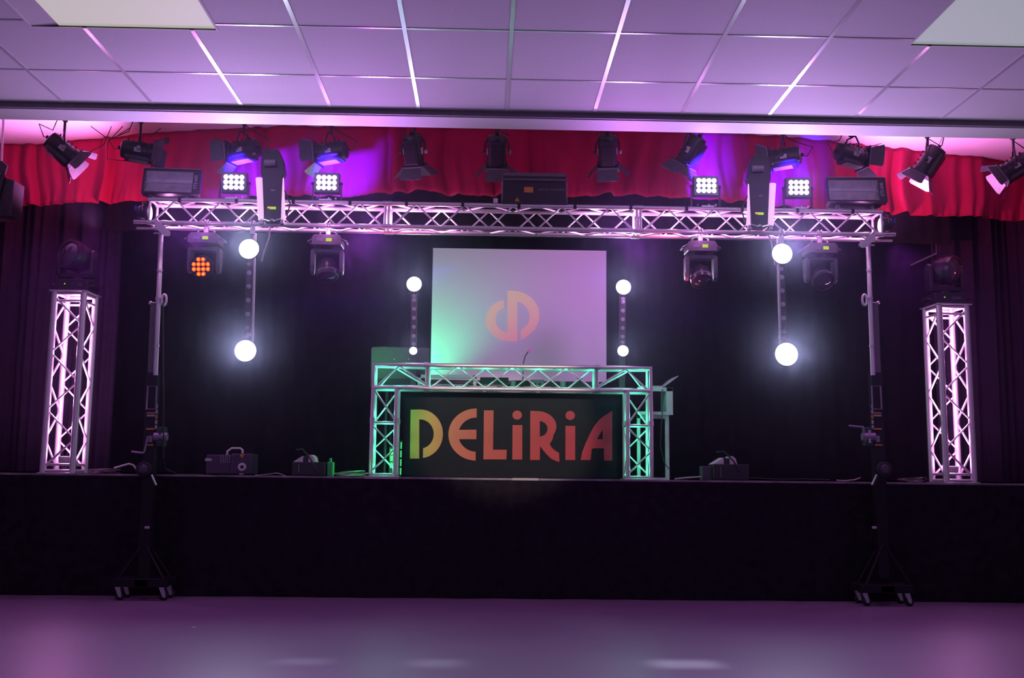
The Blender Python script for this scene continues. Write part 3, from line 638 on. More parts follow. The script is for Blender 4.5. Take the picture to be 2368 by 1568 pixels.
def strobe(x0, x1, y0, y1, label, txt_side, yaw):
    D = YT - 0.06; a_ = at(x0, y1, D); b_ = at(x1, y0, D); p = Vector(((a_.x + b_.x) / 2, D, (a_.z + b_.z) / 2)); W_ = b_.x - a_.x; H_ = abs(b_.z - a_.z) * 0.98
    t = thing('strobe_light', label, 'strobe light', (p.x, YT - 0.02, ztop), 'strobes on the truss')
    R = RZ(yaw) @ RX(-0.22); e = 0.014
    f = MB(); f.box(p + R @ Vector((0, 0, H_ / 2)), (W_, 0.07, e), R).box(p + R @ Vector((0, 0, -H_ / 2)), (W_, 0.07, e), R)
    f.box(p + R @ Vector((-W_ / 2, 0, 0)), (e, 0.07, H_ + e), R).box(p + R @ Vector((W_ / 2, 0, 0)), (e, 0.07, H_ + e), R).box(p + R @ Vector((W_ / 2 - 0.03, -0.02, 0)), (0.05, 0.03, H_), R)
    hs = f.build('frame', BLACKP, t, bev=0.003)
    MB().box(p + R @ Vector((0, -0.03, H_ / 2 + e * 0.7)), (W_ * 1.02, 0.02, 0.006), R).build('top_rim', GREYP, t)
    vs_ = [(-W_ / 2, 0.03), (W_ / 2, 0.03), (W_ / 2 - 0.02, 0.12), (W_ / 2 - 0.08, 0.16), (-W_ / 2 + 0.08, 0.16), (-W_ / 2 + 0.02, 0.12)]
    MB().prism([[p + R @ Vector((x, y, -H_ / 2 + 0.004)) for x, y in vs_]], R @ Vector((0, 0, H_ - 0.008))).build('rear_shell', DARKG, t, bev=0.01)
    rf = MB(); gx0, gx1 = -W_ / 2 + 0.012, W_ / 2 - 0.055; N = 10; vv = []
    for i in range(N + 1):
        s_ = i / N; zq = -H_ / 2 + 0.01 + (H_ - 0.02) * s_; yq = 0.028 - 0.05 * (2 * s_ - 1) ** 2
        vv += [p + R @ Vector((gx0, yq, zq)), p + R @ Vector((gx1, yq, zq))]
    rf._add(vv, [(2 * i, 2 * i + 1, 2 * i + 3, 2 * i + 2) for i in range(N)]); rf.build('reflector', mat('mirror_reflector', (0.62, 0.58, 0.68), 0.38, 0.5, noise=0.25, nscale=14), hs, smooth=True)
    MB().tube(p + R @ Vector((gx0, -0.005, 0.0)), p + R @ Vector((gx1, -0.005, 0.0)), 0.008, 10).build('flash_tube', DULLL, hs, smooth=True)
    MB().box(p + R @ Vector(((gx0 + gx1) / 2, -0.031, 0)), (gx1 - gx0, 0.003, H_ - 0.016), R).build('front_glass', mat('clear_glass_sheet', (0.9, 0.9, 1), 0.05), hs)
    g_ = MATS['clear_glass_sheet'].node_tree.nodes['Principled BSDF']; g_.inputs['Alpha'].default_value = 0.12; g_.inputs['Specular IOR Level'].default_value = 0.8
    M = Matrix.Translation(p + R @ Vector((W_ / 2 - 0.03, -0.0365, 0))) @ (R @ RX(PI / 2) @ RZ(PI / 2)).to_4x4()
    lettering('side_lettering', 'STS·600', 0.038, M, LABEL, hs)
    bk = MB()
    for s in (-0.3, 0.3):
        bk.box2((p.x + s * W_ - 0.012, YT - WT / 2 - 0.01, ztop - 0.004), (p.x + s * W_ + 0.012, YT + WT / 2 + 0.01, ztop + 0.008)); bk.box2((p.x + s * W_ - 0.012, YT - 0.05, ztop), (p.x + s * W_ + 0.012, YT + 0.02, p.z - H_ / 2 + 0.01))
    bk.box2((p.x - W_ * 0.46, YT - 0.06, ztop + 0.008), (p.x + W_ * 0.46, YT + 0.03, ztop + 0.014)); bk.build('mounting_bracket', GREYP, t, bev=0.001)
strobe(333, 464, 396, 452, 'black strobe light on the left end of the truss, next to the valance', 1, 0.06)
strobe(1914, 2043, 416, 470, 'black strobe light on the right end of the truss, next to the valance', 1, -0.06)
def tube_head(x0, yt, yb_, sgn, label):
    """tall black moving head seen from behind, with a tube on each side made to glow pink"""
    D = YT - WT / 2 - RT_ - 0.095
    q = lambda px, py, dy=0.0: at(px, py, D + dy)
    c = q(x0, yb_); t = thing('tube_sided_moving_head', label, 'moving head light', (c.x, D, c.z), 'tube-sided moving heads on the truss')
    pr = [(-19, yb_), (20, yb_), (24, yb_ - 100), (30, yb_ - 112), (26, yb_ - 140), (16, yb_ - 165), (4, yb_ - 168), (-14, yb_ - 167), (-24, yb_ - 160), (-26, yb_ - 130), (-26, yb_ - 112), (-22, yb_ - 100)]
    body = MB().prism([[q(x0 + sgn * a_ + (628 - 628), b_) for a_, b_ in pr]], (0, 0.085, 0)).build('body', BLACKP, t, bev=0.008)
    for s, e0 in ((-1, 0), (1, 0)):
        a_ = q(x0 + s * 25, yb_ - 3, 0.03); b_ = q(x0 + s * 25 + sgn * (-1.0) * 7 + sgn * 2, yb_ - 100, 0.03)
        MB().tube(a_, b_, 0.022, 14, 0.026).build('side_tube', PINKGLOW, t, smooth=True)  # tubes glow in place of pink light falling on them
    MB().tube(q(x0 - 17, yb_ - 135, -0.02), q(x0 + 8, yb_ - 135, -0.02), 0.026, 16).build('fan_stub', GREYP, t, smooth=True)
    MB().box(q(x0 + 2, yb_ - 31, -0.003), (0.048, 0.006, 0.020)).build('display', DISP, body, bev=0.002)
    MB().lathe([(0, 0.009), (0.004, 0.008)], q(x0 - 8, yb_ - 32, 0), (0, -1, 0), 12).build('status_led', ORANGEL, body)
    MB().box(q(x0 + 2, yb_ - 72, -0.001), (0.03, 0.003, 0.012)).build('maker_mark', GREYP, body)
    cl = MB()
    for s in (-1, 1): cl.box(q(x0 + s * 24, yb_ + 2, 0.03), (0.03, 0.05, 0.035)); cl.path([q(x0 + s * 20, yb_ - 6, -0.02), q(x0 + s * 6, yb_ - 2, -0.03), q(x0 - s * 2, yb_ - 5, -0.02)], 0.006, 8)
    cl.build('clamp', STEEL, t, bev=0.002)
    MB().path([q(x0 + 34, yb_ - 10, 0.03), q(x0 + 42, yb_ - 40, 0.03), q(x0 + 34, yb_ - 62, 0.03), q(x0 + 26, yb_ - 74, 0.03)] if sgn > 0 else [q(x0 - 34, yb_ - 10, 0.03), q(x0 - 42, yb_ - 40, 0.03), q(x0 - 34, yb_ - 62, 0.03), q(x0 - 26, yb_ - 74, 0.03)], 0.006, 8).build('lead', CABLE, t, smooth=True)
tube_head(629, 345, 512, 1, 'tall black moving head with side tubes made to glow pink on the left half of the truss')
tube_head(1757, 375, 525, -1, 'tall black moving head with side tubes made to glow pink on the right half of the truss')
# ---- laser projector in the middle of the truss
D = YT - WT / 2 - 0.01; la = at(1163, 468, D); lb2 = at(1309, 414, D); t = thing('laser_projector', 'wide black laser projector box with orange labels on the middle of the truss', 'laser projector', ((la.x + lb2.x) / 2, YT, ztop))
zc0, zc1 = ztop + 0.012, lb2.z + 0.02
bd = MB().box2((la.x, D, zc0), (lb2.x, D + 0.26, zc1)).build('case', BLACK, t, bev=0.004)
cv = MB(); cv.prism([[Vector((la.x - 0.006, D - 0.012, zc1 - 0.045)), Vector((la.x - 0.006, D - 0.012, zc1 - 0.035)), Vector((la.x - 0.006, D + 0.06, zc1 + 0.045)), Vector((la.x - 0.006, D + 0.27, zc1 + 0.045)), Vector((la.x - 0.006, D + 0.27, zc1 - 0.045))]], (lb2.x - la.x + 0.012, 0, 0)); cv.build('heat_sink_cover', DARKG, t, bev=0.003)
rb = MB()
for i in range(5): rb.box((( la.x + lb2.x) / 2, D - 0.008 + 0.014 * i, zc1 - 0.030 + 0.0155 * i), (lb2.x - la.x, 0.003, 0.003))
rb.build('cooling_ribs', GREYP, t)
MB().box2((at(1212, 445, D).x, D - 0.002, at(1212, 445, D).z), (at(1233, 433, D).x, D + 0.002, at(1233, 433, D).z)).build('warning_label', ORANGELAB, bd)
MB().prism([[at(1190, 466, D), at(1202, 466, D), at(1196, 456, D)]], (0, -0.002, 0)).build('warning_triangle', YEL, bd)
lettering('front_lettering', 'LASER LIGHT SHOW SYSTEM', 0.017, Matrix.Translation(at(1275, 439, D) + Vector((0, -0.001, 0))) @ Matrix.Rotation(PI / 2, 4, 'X'), GREYP, bd)
lettering('small_lettering', 'LASER RADIATION', 0.013, Matrix.Translation(at(1270, 461, D) + Vector((0, -0.001, 0))) @ Matrix.Rotation(PI / 2, 4, 'X'), DARKG, bd)
for s in (la.x - 0.008, lb2.x + 0.008): MB().box2((s - 0.003, D + 0.0, ztop), (s + 0.003, D + 0.03, zc1 - 0.04)).build('side_bracket', GREYP, t)
MB().box2((la.x - 0.01, YT - WT / 2 - 0.02, ztop - 0.003), (lb2.x + 0.01, YT + WT / 2 + 0.01, ztop + 0.010)).build('mounting_plate', BLACKP, t)
# ---- small case on the upper chord
q = at(1146, 462, D); b_ = MB().box2((q.x - 0.018, YT - WT / 2 - 0.02, ztop - 0.002), (q.x + 0.018, YT - WT / 2 + 0.02, ztop + 0.038)).build('junction_box', WHITEP, bev=0.004); tag(b_, 'small pale junction box on the truss left of the laser projector', 'junction box')
# ---- par cans at both truss ends
for px, py, s, lb_ in ((333, 492, -1, 'black lamp fixed in the left end of the truss'), (2052, 505, 1, 'black lamp fixed in the right end of the truss')):
    xe = (xa if s < 0 else xb) + s * 0.012; c = Vector((xe, YT, ZT + 0.01)); t = thing('end_lamp', lb_, 'stage light', (xe, YT, ZT - WT / 2), 'lamps in the truss ends')
    MB().lathe([(0, 0.062), (0.01, 0.068), (0.05, 0.066), (0.085, 0.05), (0.10, 0.02)], c, (s, 0, 0), 22).build('housing', BLACKP, t, smooth=True)
    MB().lathe([(-0.003, 0.058), (0.0, 0.056)], c, (s, 0, 0), 22).build('lens', PINKGLOW, t, smooth=True)
    MB().path([c + Vector((s * 0.04, -0.075, 0)), c + Vector((s * 0.04, -0.08, 0.06)), c + Vector((s * 0.04, 0, 0.085)), c + Vector((s * 0.04, 0.08, 0.06)), c + Vector((s * 0.04, 0.075, 0))], 0.006, 8).build('yoke', BLACKP, t, smooth=True)
    MB().box(c + Vector((s * 0.105, -0.02, 0.03)), (0.02, 0.03, 0.035)).build('plug', BLUEP, t, bev=0.002)
# spigots of the lifts under the truss ends
# ================================================================== VERTICAL LIGHT BARS
def light_bar(top, bot, D, rt, rb_, label, grp, pole=None, ycut=None, e=(62, 62), ext=None):
    a_ = at(*top, D); b_ = at(*bot, D); t = thing('vertical_light_bar', label, 'light bar', (b_.x, D, b_.z - rb_), grp)
    d = (a_ - b_).normalized(); up_ = a_ + d * rt * 0.9; dn = b_ - d * rb_ * 1.0
    if ext is not None: dn = Vector((b_.x, D, ext))
    mid = (up_ + dn) / 2; L = (up_ - dn).length
    R = Matrix((d.cross(Vector((0, 1, 0))).normalized() * -1, Vector((0, 1, 0)), d)).transposed()
    MB().box(mid + Vector((0, 0.045, 0)), (0.056, 0.05, L), R).build('bar_housing', DARKG, t, bev=0.004)
    n = 5
    for i in range(1, n + 1):
        q = b_ + (a_ - b_) * (0.16 + 0.68 * (i - 0.5) / n); MB().lathe([(0, 0.020), (0.006, 0.019), (0.010, 0.006)], q + Vector((0, 0.018, 0)), (0, -1, 0), 16).build('unlit_lens', DULLL, t, smooth=True)
    for c_, r_, s in ((a_, rt, -1), (b_, rb_, 1)):
        sh = MB().lathe([(0.06, r_ * 0.5), (0.02, r_ * 0.9), (-0.02, r_ * 1.0), (-0.022, r_ * 0.9)], c_ + Vector((0, 0.0, 0)), (0, 1, 0), 26).build('lamp_shell', BLACKP, t, smooth=True)
        MB().lathe([(0, r_ * 0.95), (0.012, r_ * 0.8), (0.022, r_ * 0.4), (0.024, 0.002)], c_ + Vector((0, -0.02, 0)), (0, -1, 0), 26).build('lit_lens', WHITEL, sh, smooth=True)  # drawn oversized so the lens takes in the lamp's glare
        MB().lathe([(0, 0.020), (0.008, 0.016)], c_ + Vector((0, 0.016, s * (r_ + 0.028))), (0, -1, 0), 14).build('dim_lens', DULLL, t, smooth=True)
    if pole:
        p0 = at(*pole[0], D + 0.02); p1 = at(*pole[1], D + 0.02)
        MB().tube(p0, p1, 0.011, 12).build('hanging_pole', ALU, t, smooth=True)
        for q in (p0 + (p1 - p0) * 0.1, p0 + (p1 - p0) * 0.9): MB().box(q + Vector((-0.02 if pole[0][0] > top[0] else 0.02, 0.01, 0)), (0.06, 0.02, 0.03)).build('pole_clip', STEEL, t, bev=0.002)
    for c_, e_ in ((a_, e[0]), (b_, e[1])): spot(c_ + Vector((0, -0.05, 0)), c_ + Vector((0, -8, 0.6)), e_, COOL, 150, 0.6, 0.05); spot(c_ + Vector((0, -0.05, 0)), EYE + Vector((0, 0, 0.6)), e_ * 6.5, COOL, 42, 1.0, 0.05)
    return t
G1 = 'vertical light bars hung from the truss'; G2 = 'light bars beside the screen'
t1 = light_bar((577, 577), (569, 812), YT - WT / 2, 0.085, 0.090, 'tall lit light bar hung from the left part of the truss', G1, ((590, 540), (583, 800)))
t2 = light_bar((1807, 588), (1817, 820), YT - WT / 2, 0.088, 0.098, 'tall lit light bar hung from the right part of the truss', G1, ((1799, 552), (1805, 805)))
for t_, px in ((t1, 590), (t2, 1799)): clamp_on(t_, Vector((at(px, 545, YT).x, YT - WT / 2, ZT - WT / 2)), RT_, 0.05, STEEL)
YDESK = YB + WB + 0.45; ZDESK = at(1183, 899, YDESK).z
light_bar((958, 658), (956, 812), YDESK, 0.076, 0.040, 'slim lit light bar between the green case and the screen', G2, None, None, (16, 8), ZDESK)
light_bar((1441, 665), (1440, 812), YDESK, 0.076, 0.056, 'slim lit light bar right of the projection screen', G2, None, None, (16, 11), ZDESK)
for px, py, s in ((630, 545, -1), (1770, 552, 1)):
    q0 = at(px, py, YT); q1 = at(px - 25 if s < 0 else px + 22, py + 60, YT)
    q0 = Vector((q0.x, YT - WT / 2, ZT - WT / 2 - RT_))
    c = MB().path([q0, q0 + (q1 - q0) * 0.3 + Vector((0.01, 0, 0)), q0 + (q1 - q0) * 0.7, q1], 0.006, 8).build('power_lead', CABLEW, t1 if s < 0 else t2, smooth=True)

# ================================================================== THEATRE SPOTLIGHTS ON THE BAR ABOVE
ZBAR = 3.885
hb = MB().tube((-4.6, D_BAR, ZBAR), (4.9, D_BAR, ZBAR), 0.02, 14).build('lighting_bar', STEEL, smooth=True); tag(hb, 'steel pipe under the stage ceiling carrying the theatre spotlights', 'pipe')
hk = MB()
for x in (-4.2, -2.1, 0, 2.1, 4.4):
    MB().tube((x, D_BAR, ZBAR + 0.015), (x, D_BAR, Z_SC), 0.012, 8).build('hanger', STEEL, hb, smooth=True)
def theatre_spot(px, py, dv, label, L=0.235, r=0.080, doors=(1, 1, 1, 1), roll=0.0):
    c = at(px, py, D_BAR); d = Vector(dv).normalized()
    side = d.cross(zz)
    if side.length < 0.2: side = Vector((1, 0, 0))
    side.normalize(); up_ = side.cross(d)
    if roll: q = Matrix.Rotation(roll, 3, d); side = q @ side; up_ = q @ up_
    t = thing('theatre_spotlight', label, 'theatre spotlight', (c.x, D_BAR, c.z - 0.1), 'theatre spotlights above the stage front')
    R = Matrix((side, up_, d)).transposed()
    bd = MB().lathe([(-L * 0.62, r * 0.55), (-L * 0.58, r * 0.9), (-L * 0.45, r * 1.0), (L * 0.30, r * 1.0), (L * 0.32, r * 1.08), (L * 0.46, r * 1.08)], c, d, 22)
    bd.build('barrel', BLACKP, t, smooth=True)
    MB().box(c - up_ * r * 0.72 - d * 0.005, (r * 1.45, r * 0.75, L * 0.86), R).build('lamp_tray', BLACKP, t, bev=0.006)
    fin = MB()
    for i in range(5): fin.box(c + up_ * r * 0.92 + d * (-L * 0.4 + L * 0.16 * i), (r * 1.2, r * 0.28, 0.006), R)
    fin.build('cooling_fins', BLACKP, t)
    MB().box(c - up_ * (r * 1.115) + d * 0.01, (r * 1.1, 0.004, L * 0.66), R).build('base_plate', GREYP if abs(d.z) < 0.4 else BLACKP, t, bev=0.001)  # level spots get a paler plate for the pink light on it
    MB().box(c + side * r * 0.98 - d * 0.01 - up_ * 0.01, (0.004, r * 0.45, L * 0.22), R).build('rating_label', LABEL, t)
    MB().box(c - side * r * 0.98 - d * 0.01 - up_ * 0.01, (0.004, r * 0.45, L * 0.22), R).build('rating_label', LABEL, t)
    MB().box(c + d * L * 0.47, (r * 2.35, r * 2.35, 0.010), R).build('gel_frame', BLACKP, t, bev=0.002)
    MB().lathe([(0, r * 0.9), (0.008, r * 0.6), (0.012, 0.002)], c + d * (L * 0.47 + 0.006), d, 20).build('lens', GLASSD, t, smooth=True)
    fz = c + d * (L * 0.47 + 0.008); h = r * 1.15
    for k, (a_, b_) in enumerate(((up_, side), (-up_, side), (side, up_), (-side, up_))):
        if not doors[k]: continue
        fl = math.radians((28, 38, 48, 42)[k]); o = (d * math.cos(fl) + a_ * math.sin(fl)); e0 = fz + a_ * h; e1 = e0 + o * r * 1.25
        nn = o.cross(b_).normalized() * 0.0025
        MB().prism([[e0 - b_ * h * 0.8, e0 + b_ * h * 0.8, e1 + b_ * h * 1.05, e1 + b_ * h * 0.8 + o * 0.012, e1 - b_ * h * 0.8 + o * 0.012, e1 - b_ * h * 1.05]], nn).build('barn_door', DARKG, t)
        MB().tube(e0 - b_ * h * 0.8, e0 + b_ * h * 0.8, 0.004, 8).build('hinge', GREYP, t, smooth=True)
    # yoke and clamp
    hs = Vector((side.x, side.y, 0))
    if hs.length < 0.3: hs = Vector((1, 0, 0))
    hs.normalize(); tp = Vector((c.x, D_BAR, c.z + r + 0.075)); w_ = r + 0.02
    yk = MB()
    pts = [c + hs * w_ * s for s in (1,)] + [c + hs * w_ + Vector((0, 0, r * 0.9)), tp + hs * w_ * 0.55, tp, tp - hs * w_ * 0.55, c - hs * w_ + Vector((0, 0, r * 0.9)), c - hs * w_]
    yk.path(pts, 0.0075, 8); yk.build('yoke', BLACKP, t, smooth=True)
    for s in (-1, 1): MB().lathe([(0, 0.018), (0.02, 0.016)], c + hs * w_ * s, hs * s, 12).build('tilt_knob', GREYP if s > 0 else BLACKP, t, smooth=True)
    MB().tube(tp, (c.x, D_BAR, ZBAR - 0.03), 0.011, 10).build('stem', BLACKP, t, smooth=True)
    clamp_on(t, Vector((c.x, D_BAR, ZBAR)), 0.02, 0.03)
    q = c - d * L * 0.6
    MB().path([q, q - d * 0.05 + Vector((0, 0, -0.02)), q - d * 0.10 + Vector((0, 0, 0.05)), Vector((c.x - 0.10 * (1 if d.x > 0 else -1), D_BAR + 0.01, (c.z + ZBAR) / 2 + 0.02)), Vector((c.x - 0.06, D_BAR + 0.01, ZBAR - 0.02)), Vector((c.x, D_BAR + 0.03, ZBAR + 0.02))], 0.0045, 8).build('lead', CABLE, t, smooth=True)
    MB().box(q - d * 0.01, (0.03, 0.022, 0.03), R).build('plug', BLUEP if px in (150, 958, 1590, 2142) else RUB, t, bev=0.002)
TS = [(146, 348, (0.75, 0.35, -0.62), 'leftmost theatre spotlight, tilted down to the right in front of the pink ceiling'),
      (322, 350, (1.0, 0.28, -0.10), 'theatre spotlight lying level above the left strobe, pointing right'),
      (562, 350, (-0.9, 0.30, -0.12), 'theatre spotlight lit violet above the first twelve-cell light'),
      (764, 352, (-1.0, 0.28, -0.10), 'theatre spotlight lying level above the second twelve-cell light'),
      (956, 352, (0.10, 0.40, -0.9), 'theatre spotlight pointing down above the left edge of the screen'),
      (1149, 352, (0.0, 0.55, -0.85), 'theatre spotlight pointing down just left of the laser projector'),
      (1405, 352, (0.08, 0.52, -0.85), 'theatre spotlight pointing down right of the laser projector'),
      (1597, 352, (-0.42, 0.35, -0.8), 'theatre spotlight leaning left above the third twelve-cell light'),
      (1812, 365, (-0.85, 0.40, -0.05), 'theatre spotlight behind the top of the right tube-sided moving head'),
      (1970, 360, (1.0, 0.30, -0.16), 'theatre spotlight lying level above the right strobe, pointing right'),
      (2147, 376, (-0.48, 0.30, -0.78), 'theatre spotlight leaning left in front of the right pink ceiling'),
      (2346, 388, (-0.75, 0.30, -0.48), 'rightmost theatre spotlight, cut by the right edge of the picture')]
for a_ in TS: theatre_spot(a_[0], a_[1], a_[2], a_[3])
# ---- flood light at the left edge
c = at(8, 440, D_BAR - 0.05); t = thing('flood_light', 'dark square flood light hanging at the left edge of the picture', 'flood light', (c.x, c.y, c.z - 0.25))
MB().prism([[c + Vector(p) for p in ((-0.16, -0.10, -0.24), (0.12, -0.10, -0.24), (0.125, -0.10, 0.06), (0.05, -0.10, 0.08), (-0.16, -0.10, 0.05))]], (0, 0.2, 0)).build('housing', BLACKP, t, bev=0.008)
MB().prism([[c + Vector(p) for p in ((-0.05, -0.125, -0.18), (0.02, -0.125, -0.10), (0.055, -0.125, 0.08), (0.075, -0.125, 0.17), (0.03, -0.125, 0.21), (-0.03, -0.125, 0.20), (-0.02, -0.125, 0.02))]], (0, 0.02, 0)).build('bracket', BLACKP, t, bev=0.003)
for p in ((0.02, -0.13, 0.10), (-0.01, -0.13, -0.15)): MB().lathe([(0, 0.012), (0.012, 0.009)], c + Vector(p), (0, -1, 0), 12).build('bolt', STEEL, t, smooth=True)
MB().tube(c + Vector((0.02, -0.11, 0.2)), (c.x - 0.05, c.y, Z_SC), 0.009, 8).build('hanging_rod', STEEL, t, smooth=True)
# loose leads between bar and spotlights
for i, pts in enumerate((((210, 292), (245, 318), (262, 320), (300, 296)), ((258, 292), (240, 335), (205, 352)), ((284, 292), (250, 328), (248, 368), (290, 372)), ((372, 296), (345, 318)))):
    q = [at(x, y, D_BAR + 0.02) for x, y in pts]; q[0].z = min(q[0].z, ZBAR); 
    tag(MB().path([q[0] + (q[1] - q[0]) * s for s in (0, 0.5)] + q[1:], 0.0035, 6).build('hanging_cable', CABLE, smooth=True), ('thin cable crossing the pink ceiling above the left spotlights', 'thin cable looping down to the leftmost spotlight', 'thin cable hanging in a loop behind the second spotlight from the left', 'short thin cable right of the second spotlight from the left')[i], 'cable')

# ================================================================== LIFTS
lgreen = mat('dark_green_winch_paint', (0.02, 0.07, 0.05), 0.45)
liftm = mat('black_lift_paint', (0.012, 0.010, 0.016), 0.5, noise=0.3, spec=0.3)
def lift(s, X0, top, label):
    """s=-1 left, s=+1 right; X0(py) gives the px of the mast centre"""
    D = YT; P = lambda dx, py, dy=0.0: at(X0(py) - s * dx, py, D + dy)   # dx > 0 points to the middle of the stage
    b0 = P(0, 1380); t = thing('truss_lift', label, 'lifting stand', (b0.x, D, 0), 'wind-up lifts carrying the truss')
    def col(dx, y0, y1, w_, d_, m, name, dy=0.0, round_=False):
        a_ = P(dx, y0, dy); b_ = P(dx, y1, dy); a_.y = D + dy; b_.y = D + dy
        if round_: return MB().tube(a_, b_, w_ / 2, 14).build(name, m, t, smooth=True)
        mb = MB(); vv = []
        for q in (a_, b_): vv += [q + Vector((x, y, 0)) for x, y in ((-w_ / 2, -d_ / 2), (w_ / 2, -d_ / 2), (w_ / 2, d_ / 2), (-w_ / 2, d_ / 2))]
        mb._add(vv, [(0, 1, 2, 3), (7, 6, 5, 4), (0, 4, 5, 1), (1, 5, 6, 2), (2, 6, 7, 3), (3, 7, 4, 0)]); return mb.build(name, m, t, bev=0.003)
    col(-1, 862, 1338, 0.085, 0.085, liftm, 'outer_mast')
    col(-7, 1090, 1338, 0.05, 0.06, liftm, 'rear_support', 0.05)
    col(-5, 700, 870, 0.050, 0.05, mat('dull_grey_mast', (0.12, 0.115, 0.13), 0.5), 'middle_mast')
    col(4, 560, 868, 0.038, 0.038, ALU, 'inner_mast', -0.03, True)
    for y in (625, 690, 800): 
        a_ = P(4, y, -0.03); MB().lathe([(-0.008, 0.023), (0.008, 0.023)], a_, zz, 14).build('collar', STEEL, t, smooth=True)
    spot(P(10, 552, -0.10), P(4, 900, -0.03), 9, (1.0, 0.42, 0.9), 40, 0.8, 0.02)  # added pink spot that brightens the inner mast
    # head fork carrying the truss
    q = P(4, 556, -0.03); zf = ZT - WT / 2 - RT_ 
    MB().box2((q.x - 0.025, D - WT / 2 - 0.03, zf - 0.035), (q.x + 0.025, D + WT / 2 + 0.03, zf - 0.004)).build('head_fork', STEEL, t, bev=0.003)
    MB().tube((q.x, D - 0.03, zf - 0.01), (q.x, D - 0.03, q.z - 0.02), 0.021, 14).build('head_spigot', STEEL, t, smooth=True)
    sgn = 1 if s < 0 else -1
    MB().prism([[Vector((q.x - sgn * 0.02, D - WT / 2 - 0.045, zf + 0.05)), Vector((q.x + sgn * 0.03, D - WT / 2 - 0.045, zf - 0.0)), Vector((q.x + sgn * 0.10, D - WT / 2 - 0.045, zf - 0.06)), Vector((q.x + sgn * 0.10, D - WT / 2 - 0.045, zf - 0.10)), Vector((q.x + sgn * 0.06, D - WT / 2 - 0.045, zf - 0.10)), Vector((q.x - sgn * 0.02, D - WT / 2 - 0.045, zf - 0.03))]], (0, 0.008, 0)).build('fork_gusset', ALU, t)
    for k_ in (0.0, 0.035): MB().tube((q.x - sgn * 0.20, D - WT / 2 + k_ * 2, zf + 0.022 - k_), (q.x + sgn * 0.06, D - WT / 2 + k_ * 2, zf + 0.022 - k_), 0.016 if k_ == 0 else 0.009, 12).build('support_tube', STEEL, t, smooth=True)
    for dz in (-0.06,): MB().tube((q.x - 0.05, D - 0.06, zf + dz), (q.x + 0.04, D - 0.06, zf + dz), 0.007, 8).build('locking_pin', STEEL, t, smooth=True)
    # pulley block loop
    a_ = P(17, 694, -0.04); lp = [a_ + Vector((0.018 * math.cos(x), 0, 0.045 * math.sin(x))) for x in [i * PI / 8 for i in range(16)]]
    MB().path(lp, 0.010, 10, closed=True).build('pulley_loop', WHITEP, t, smooth=True)
    a_ = P(-14, 700, -0.04); MB().ball(a_, 0.014).tube(a_, a_ + Vector((sgn * 0.05, 0, 0)), 0.006, 8).build('locking_knob', STEEL, t, smooth=True)
    # grab handle
    fr = [P(-12, 893, -0.06), P(8, 893, -0.06), P(8, 946, -0.06), P(-13, 946, -0.06)]
    MB().path(fr, 0.0065, 8, closed=True).build('grab_handle', GREYP, t, smooth=True)
    for i, y in enumerate((955, 992, 1029)):
        MB().box(P(-3, y, -0.044), (0.060, 0.003, 0.012)).build('warning_stripe', YEL, t)
    MB().box(P(-3, 961, -0.044), (0.060, 0.003, 0.014)).build('white_stripe', LABEL, t)
    MB().box(P(-2, 1015, -0.044), (0.03, 0.003, 0.05)).build('data_label', GREYP, t)
    for k_ in range(5): MB().box(P(9 if s > 0 else 10, 940 + 12 * k_, -0.046), (0.016, 0.003, 0.03)).build('side_sticker', LABEL if k_ != 2 else YEL, t)
    # winch
    wc = P(22 if s > 0 else 24, 1010, -0.02)
    MB().box(wc, (0.07, 0.07, 0.15)).build('winch_housing', lgreen, t, bev=0.008)
    MB().tube(wc + Vector((-0.05, -0.02, 0)), wc + Vector((0.05, -0.02, 0)), 0.032, 16).build('winch_drum', GREYP, t, smooth=True)
    MB().box(wc + Vector((0, -0.045, 0.0)), (0.018, 0.006, 0.10)).build('winch_plate', LABEL if s > 0 else lgreen, t)
    ck = P(-14, 1045, -0.06) if s < 0 else P(32, 985, -0.06); o_ = Vector((-0.10 if s < 0 else -0.11, 0, 0.0))
    MB().path([ck + Vector((0.02, 0, 0.12 if s < 0 else -0.12)), ck, ck + Vector((-0.01, 0, -0.01)), ck + o_], 0.008, 8).build('crank_handle', GREYP, t, smooth=True)
    # transport wheel, half way up
    wp = P(-14, 1085, -0.07); MB().lathe([(-0.018, 0.045), (-0.014, 0.058), (0.014, 0.058), (0.018, 0.045)], wp, (0, 1, 0), 26).build('transport_wheel', RUB, t, smooth=True)
    MB().lathe([(-0.024, 0.010), (-0.022, 0.030), (-0.018, 0.034), (0.0, 0.034)], wp, (0, 1, 0), 20).build('wheel_hub', DARKG, t, smooth=True)
    MB().tube(P(4, 1098, -0.06), P(16, 1122, -0.07), 0.008, 8).build('lock_lever', STEEL, t, smooth=True)
    # base
    cx = b0.x; zf0 = 0.10
    MB().box2((cx - 0.22, D - 0.11, zf0), (cx + 0.20, D - 0.06, zf0 + 0.06)).box2((cx - 0.22, D + 0.06, zf0), (cx + 0.20, D + 0.11, zf0 + 0.06)).box2((cx - 0.05, D - 0.11, zf0 + 0.004), (cx + 0.05, D + 0.11, zf0 + 0.056)).build('base_frame', liftm, t, bev=0.003)
    a_ = P(2, 1262); MB().tube((a_.x, D - 0.04, a_.z), (cx + sgn * 0.16, D - 0.085, zf0 + 0.06), 0.010, 8).tube((a_.x, D + 0.04, a_.z), (cx + sgn * 0.16, D + 0.085, zf0 + 0.06), 0.010, 8).tube((a_.x - sgn * 0.03, D - 0.04, a_.z), (cx - sgn * 0.18, D - 0.085, zf0 + 0.06), 0.010, 8).build('brace', liftm, t, smooth=True)
